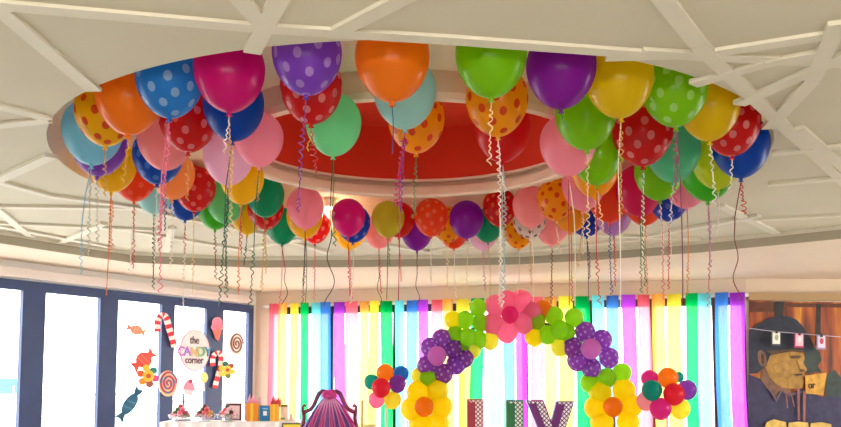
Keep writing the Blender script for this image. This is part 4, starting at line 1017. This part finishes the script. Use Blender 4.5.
mural = decal('wall_painting', 'large brown painting of a man in a dark hat in profile on the wall', 'painting',
    [('curtain_ground', [[(749, 300.5), (870, 303), (870, 560), (749, 560)]], cur),
     ('painted_band', [[(749, 302), (774, 302.5), (774, 312), (749, 312)], [(784, 303), (870, 304), (870, 308), (784, 307)]], topband),
     ('painted_post', [[(773.5, 301.5), (783.5, 302), (783, 320), (774, 320)], [(816, 304), (820.5, 304), (820, 350), (815, 345)]], post),
     ('painted_coat', [cloth, [(748.5, 429), (870, 429), (870, 559), (748.5, 559)]], DK), ('painted_figure', [blob, right_fig], cur_r),
     ('painted_neck', [neck], brown), ('painted_face', [face], FACE), ('painted_hat', [hat], NAV),
     ('painted_ear', [rot(ell(761, 358.5, 4.2, 8.6, 20), (761, 358.5), -12)], brown),
     ('painted_highlight', [[(788, 352.5), (792, 351.5), (793, 354), (789, 355)], [(772, 366), (784, 362), (790, 368), (784, 374), (774, 372)], [(796, 360), (801, 362), (803, 368), (798, 368)]], pm((176, 134, 58))),
     ('painted_brow', [[(789, 356), (797, 355.5), (801, 357), (797, 358.6), (790, 358.6)], [(765, 351), (790, 349), (803, 350.5), (803, 353), (790, 351.5), (770, 355)], [(760, 355), (763, 353.5), (763.5, 363), (761, 364)], [(799, 369), (804, 370), (802, 372), (799, 371.5)]], pm((84, 56, 28))),
     ('painted_collar', [[(768, 391), (775, 402), (781, 391), (779, 391), (775, 398), (770, 390)], [(786, 394), (800, 391), (800, 393), (787, 397)]], pm((96, 84, 100))),
     ('painted_mouth', [[(791, 373.8), (801, 373.6), (801, 375), (795, 376)]], pm((80, 50, 30))),
     ('painted_sign', [[(803.5, 375.5), (825, 373), (821.5, 395), (804, 393.5)]], gold), ('painted_cushion', cush, light), ('painted_drip', drip, pm((150, 90, 80)))],
    pl=PL_M, off=.02, group=None, step=.003)
text('or', 'lettering', 812, 386, 7, 5, (70, 46, 24), mural, PL_M, .068, md)
# beige strip over the painting
mb = MB(); zt0, zt1 = at_pl(790, 300.5, PL_M).z, at_pl(790, 293.5, PL_M).z
mb.prism([wpt(P2, md, 0, zt0), wpt(P2, md, 2.3, zt0), wpt(P2, md, 2.3, zt1), wpt(P2, md, 0, zt1)], Vector(), nm * .06); struct(mb.build('trim_4', mat('trim_beige', (176, 146, 104), .7, noise=.03)))
# cord with clipped cards
PL_C = (P2 + nm * .13, nm)
cp = [at_pl(x, y, PL_C) for x, y in ((748, 328), (762, 330), (776, 331.6), (799, 333.6), (821, 335.3), (852, 338))]
tag(MB().tube(cp, .004, 6).build('cord', mat('cord_lilac', (200, 190, 210), .6), at=cp[2]), 'thin pale cord stretched across the painting', 'cord')
for lab, x, y, fc, bc, mk in (('white photo card clipped to the cord over the dark hat', 776, 331.5, (240, 238, 226), (70, 74, 80), (160, 170, 150)), ('pink photo card clipped to the cord at the hat brim', 799, 333.5, (250, 190, 206), (190, 30, 90), (250, 226, 230)), ('lavender photo card with a red mark clipped beyond the hat', 821, 335.2, (220, 206, 226), (150, 130, 160), (200, 60, 90))):
    d_ = decal('photo_card', lab, 'photo card', [('backing', [[(x - 4.6, y), (x + 4.6, y + .4), (x + 4.6, y + 14.4), (x - 4.6, y + 14)]], bc), ('card', [[(x - 3.6, y + .8), (x + 3.8, y + 1), (x + 3.7, y + 12.6), (x - 3.7, y + 12.3)]], fc), ('print', [ell(x + .2, y + 6, 1.8, 3, 14)], mk), ('hanging_clip', [[(x - 1, y - 2), (x + 1, y - 2), (x + 1.2, y + 2), (x - 1.2, y + 2)]], (50, 40, 46))], pl=PL_M, off=.14, group='photo cards on the cord', step=.004)

# small spotlight on the far inside of the trough
p = at_h(330, 209, H_TR - .06); sp = thing('spot_lamp', 'small white ceiling spot lamp beside the bright magenta balloon', 'lamp', (p.x, p.y, zt + .03))
MB().lathe([(.05, zt + .03), (.05, zt - .02), (.04, zt - .05), (.03, zt - .05)], 20, o=(p.x, p.y, 0)).build('housing', white, sp)
em = bpy.data.materials.new('lamp_glow'); em.use_nodes = True; em.node_tree.nodes['Principled BSDF'].inputs['Emission Color'].default_value = (1, .95, .85, 1); em.node_tree.nodes['Principled BSDF'].inputs['Emission Strength'].default_value = 4
MB().lathe([(.03, zt - .052), (.026, zt - .056), (.002, zt - .058)], 16, o=(p.x, p.y, 0)).build('bulb', em, sp)

sl_d = bpy.data.lights.new('spot_light', 'POINT'); sl_d.energy = 1.1; sl_d.color = (1, .88, .7); sl_d.shadow_soft_size = .03
sl_o = bpy.data.objects.new('spot_light', sl_d); COL.objects.link(sl_o); sl_o.location = (p.x, p.y, zt - .10)

# ------------------------------------------------------------------ terrace outside
mb = MB(); mb.prism([Vector((-60, -30, 0)), Vector((60, -30, 0)), Vector((60, 80, 0)), Vector((-60, 80, 0))], Vector((0, 0, -.5)), Vector((0, 0, -.3))); g = mb.build('ground_outside', mat('terrace', (225, 222, 214), .9, noise=.03)); struct(g)
o0 = P1 + ld * 3.2 - nl * 6
mb = MB()
rl = thing('terrace_railing', 'pale terrace railing beyond the left windows', 'railing', o0 + Vector((0, 0, -.3)))
for zr_ in (.75, 1.16): MB().tube([o0 + ld * -8 + UP * zr_, o0 + ld * 6 + UP * zr_], .022, 6).build('rail', mat('rail_grey', (170, 180, 190), .5), rl)
for k in range(10): MB().tube([o0 + ld * (-8 + 1.5 * k) + UP * -.3, o0 + ld * (-8 + 1.5 * k) + UP * 1.16], .02, 6).build('post', mat('rail_grey', (170, 180, 190), .5), rl)

pb = at_pl(13, 386, (P1 - nl * 9, nl)); bo = thing('terrace_board', 'turquoise board on a post beyond the leftmost window', 'sign board', (pb.x, pb.y, -.3))
u_ = ld * .5
MB().prism([pb - u_ - UP * .17, pb + u_ - UP * .17, pb + u_ + UP * .17, pb - u_ + UP * .17], -nl * .02, nl * .02).build('board', mat('board_turquoise', (60, 214, 226), .7), bo)
MB().tube([(pb.x, pb.y, -.3), (pb.x, pb.y, pb.z)], .03, 8).build('post', mat('rail_grey', (170, 180, 190), .5), bo)

# ------------------------------------------------------------------ light: overcast sky through the glass
w = bpy.data.worlds.new('sky'); S.world = w; w.use_nodes = True
bg = w.node_tree.nodes['Background']; bg.inputs[0].default_value = (.96, .985, 1.0, 1); bg.inputs[1].default_value = 4.2


def area(name, loc, d, sx, sy, e, col=(1, 1, 1), spread=180):
    l = bpy.data.lights.new(name, 'AREA'); l.shape = 'RECTANGLE'; l.size = sx; l.size_y = sy; l.energy = e; l.color = col; l.spread = math.radians(spread)
    o = bpy.data.objects.new(name, l); COL.objects.link(o); o.location = loc; o.rotation_euler = Vector(d).to_track_quat('-Z', 'Y').to_euler(); return o


# warm fill lights added behind the viewer, for balloon fronts and small highlights
area('fill_light', (-1.1, -.5, 2.5), (.15, 1, -.1), .22, .22, 22, (1, .93, .82))
area('fill_light', (1.3, -.5, 2.5), (-.15, 1, -.1), .22, .22, 22, (1, .93, .82))
S.view_settings.view_transform = 'Standard'; S.view_settings.look = 'None'; S.view_settings.gamma = 1; S.view_settings.exposure = 1.0
S.view_settings.use_curve_mapping = False
S.cycles.max_bounces = 10; S.cycles.diffuse_bounces = 5; S.cycles.transparent_max_bounces = 16; S.cycles.transmission_bounces = 6; S.cycles.caustics_reflective = False; S.cycles.caustics_refractive = False
S.cycles.use_denoising = True; S.cycles.sample_clamp_indirect = 8
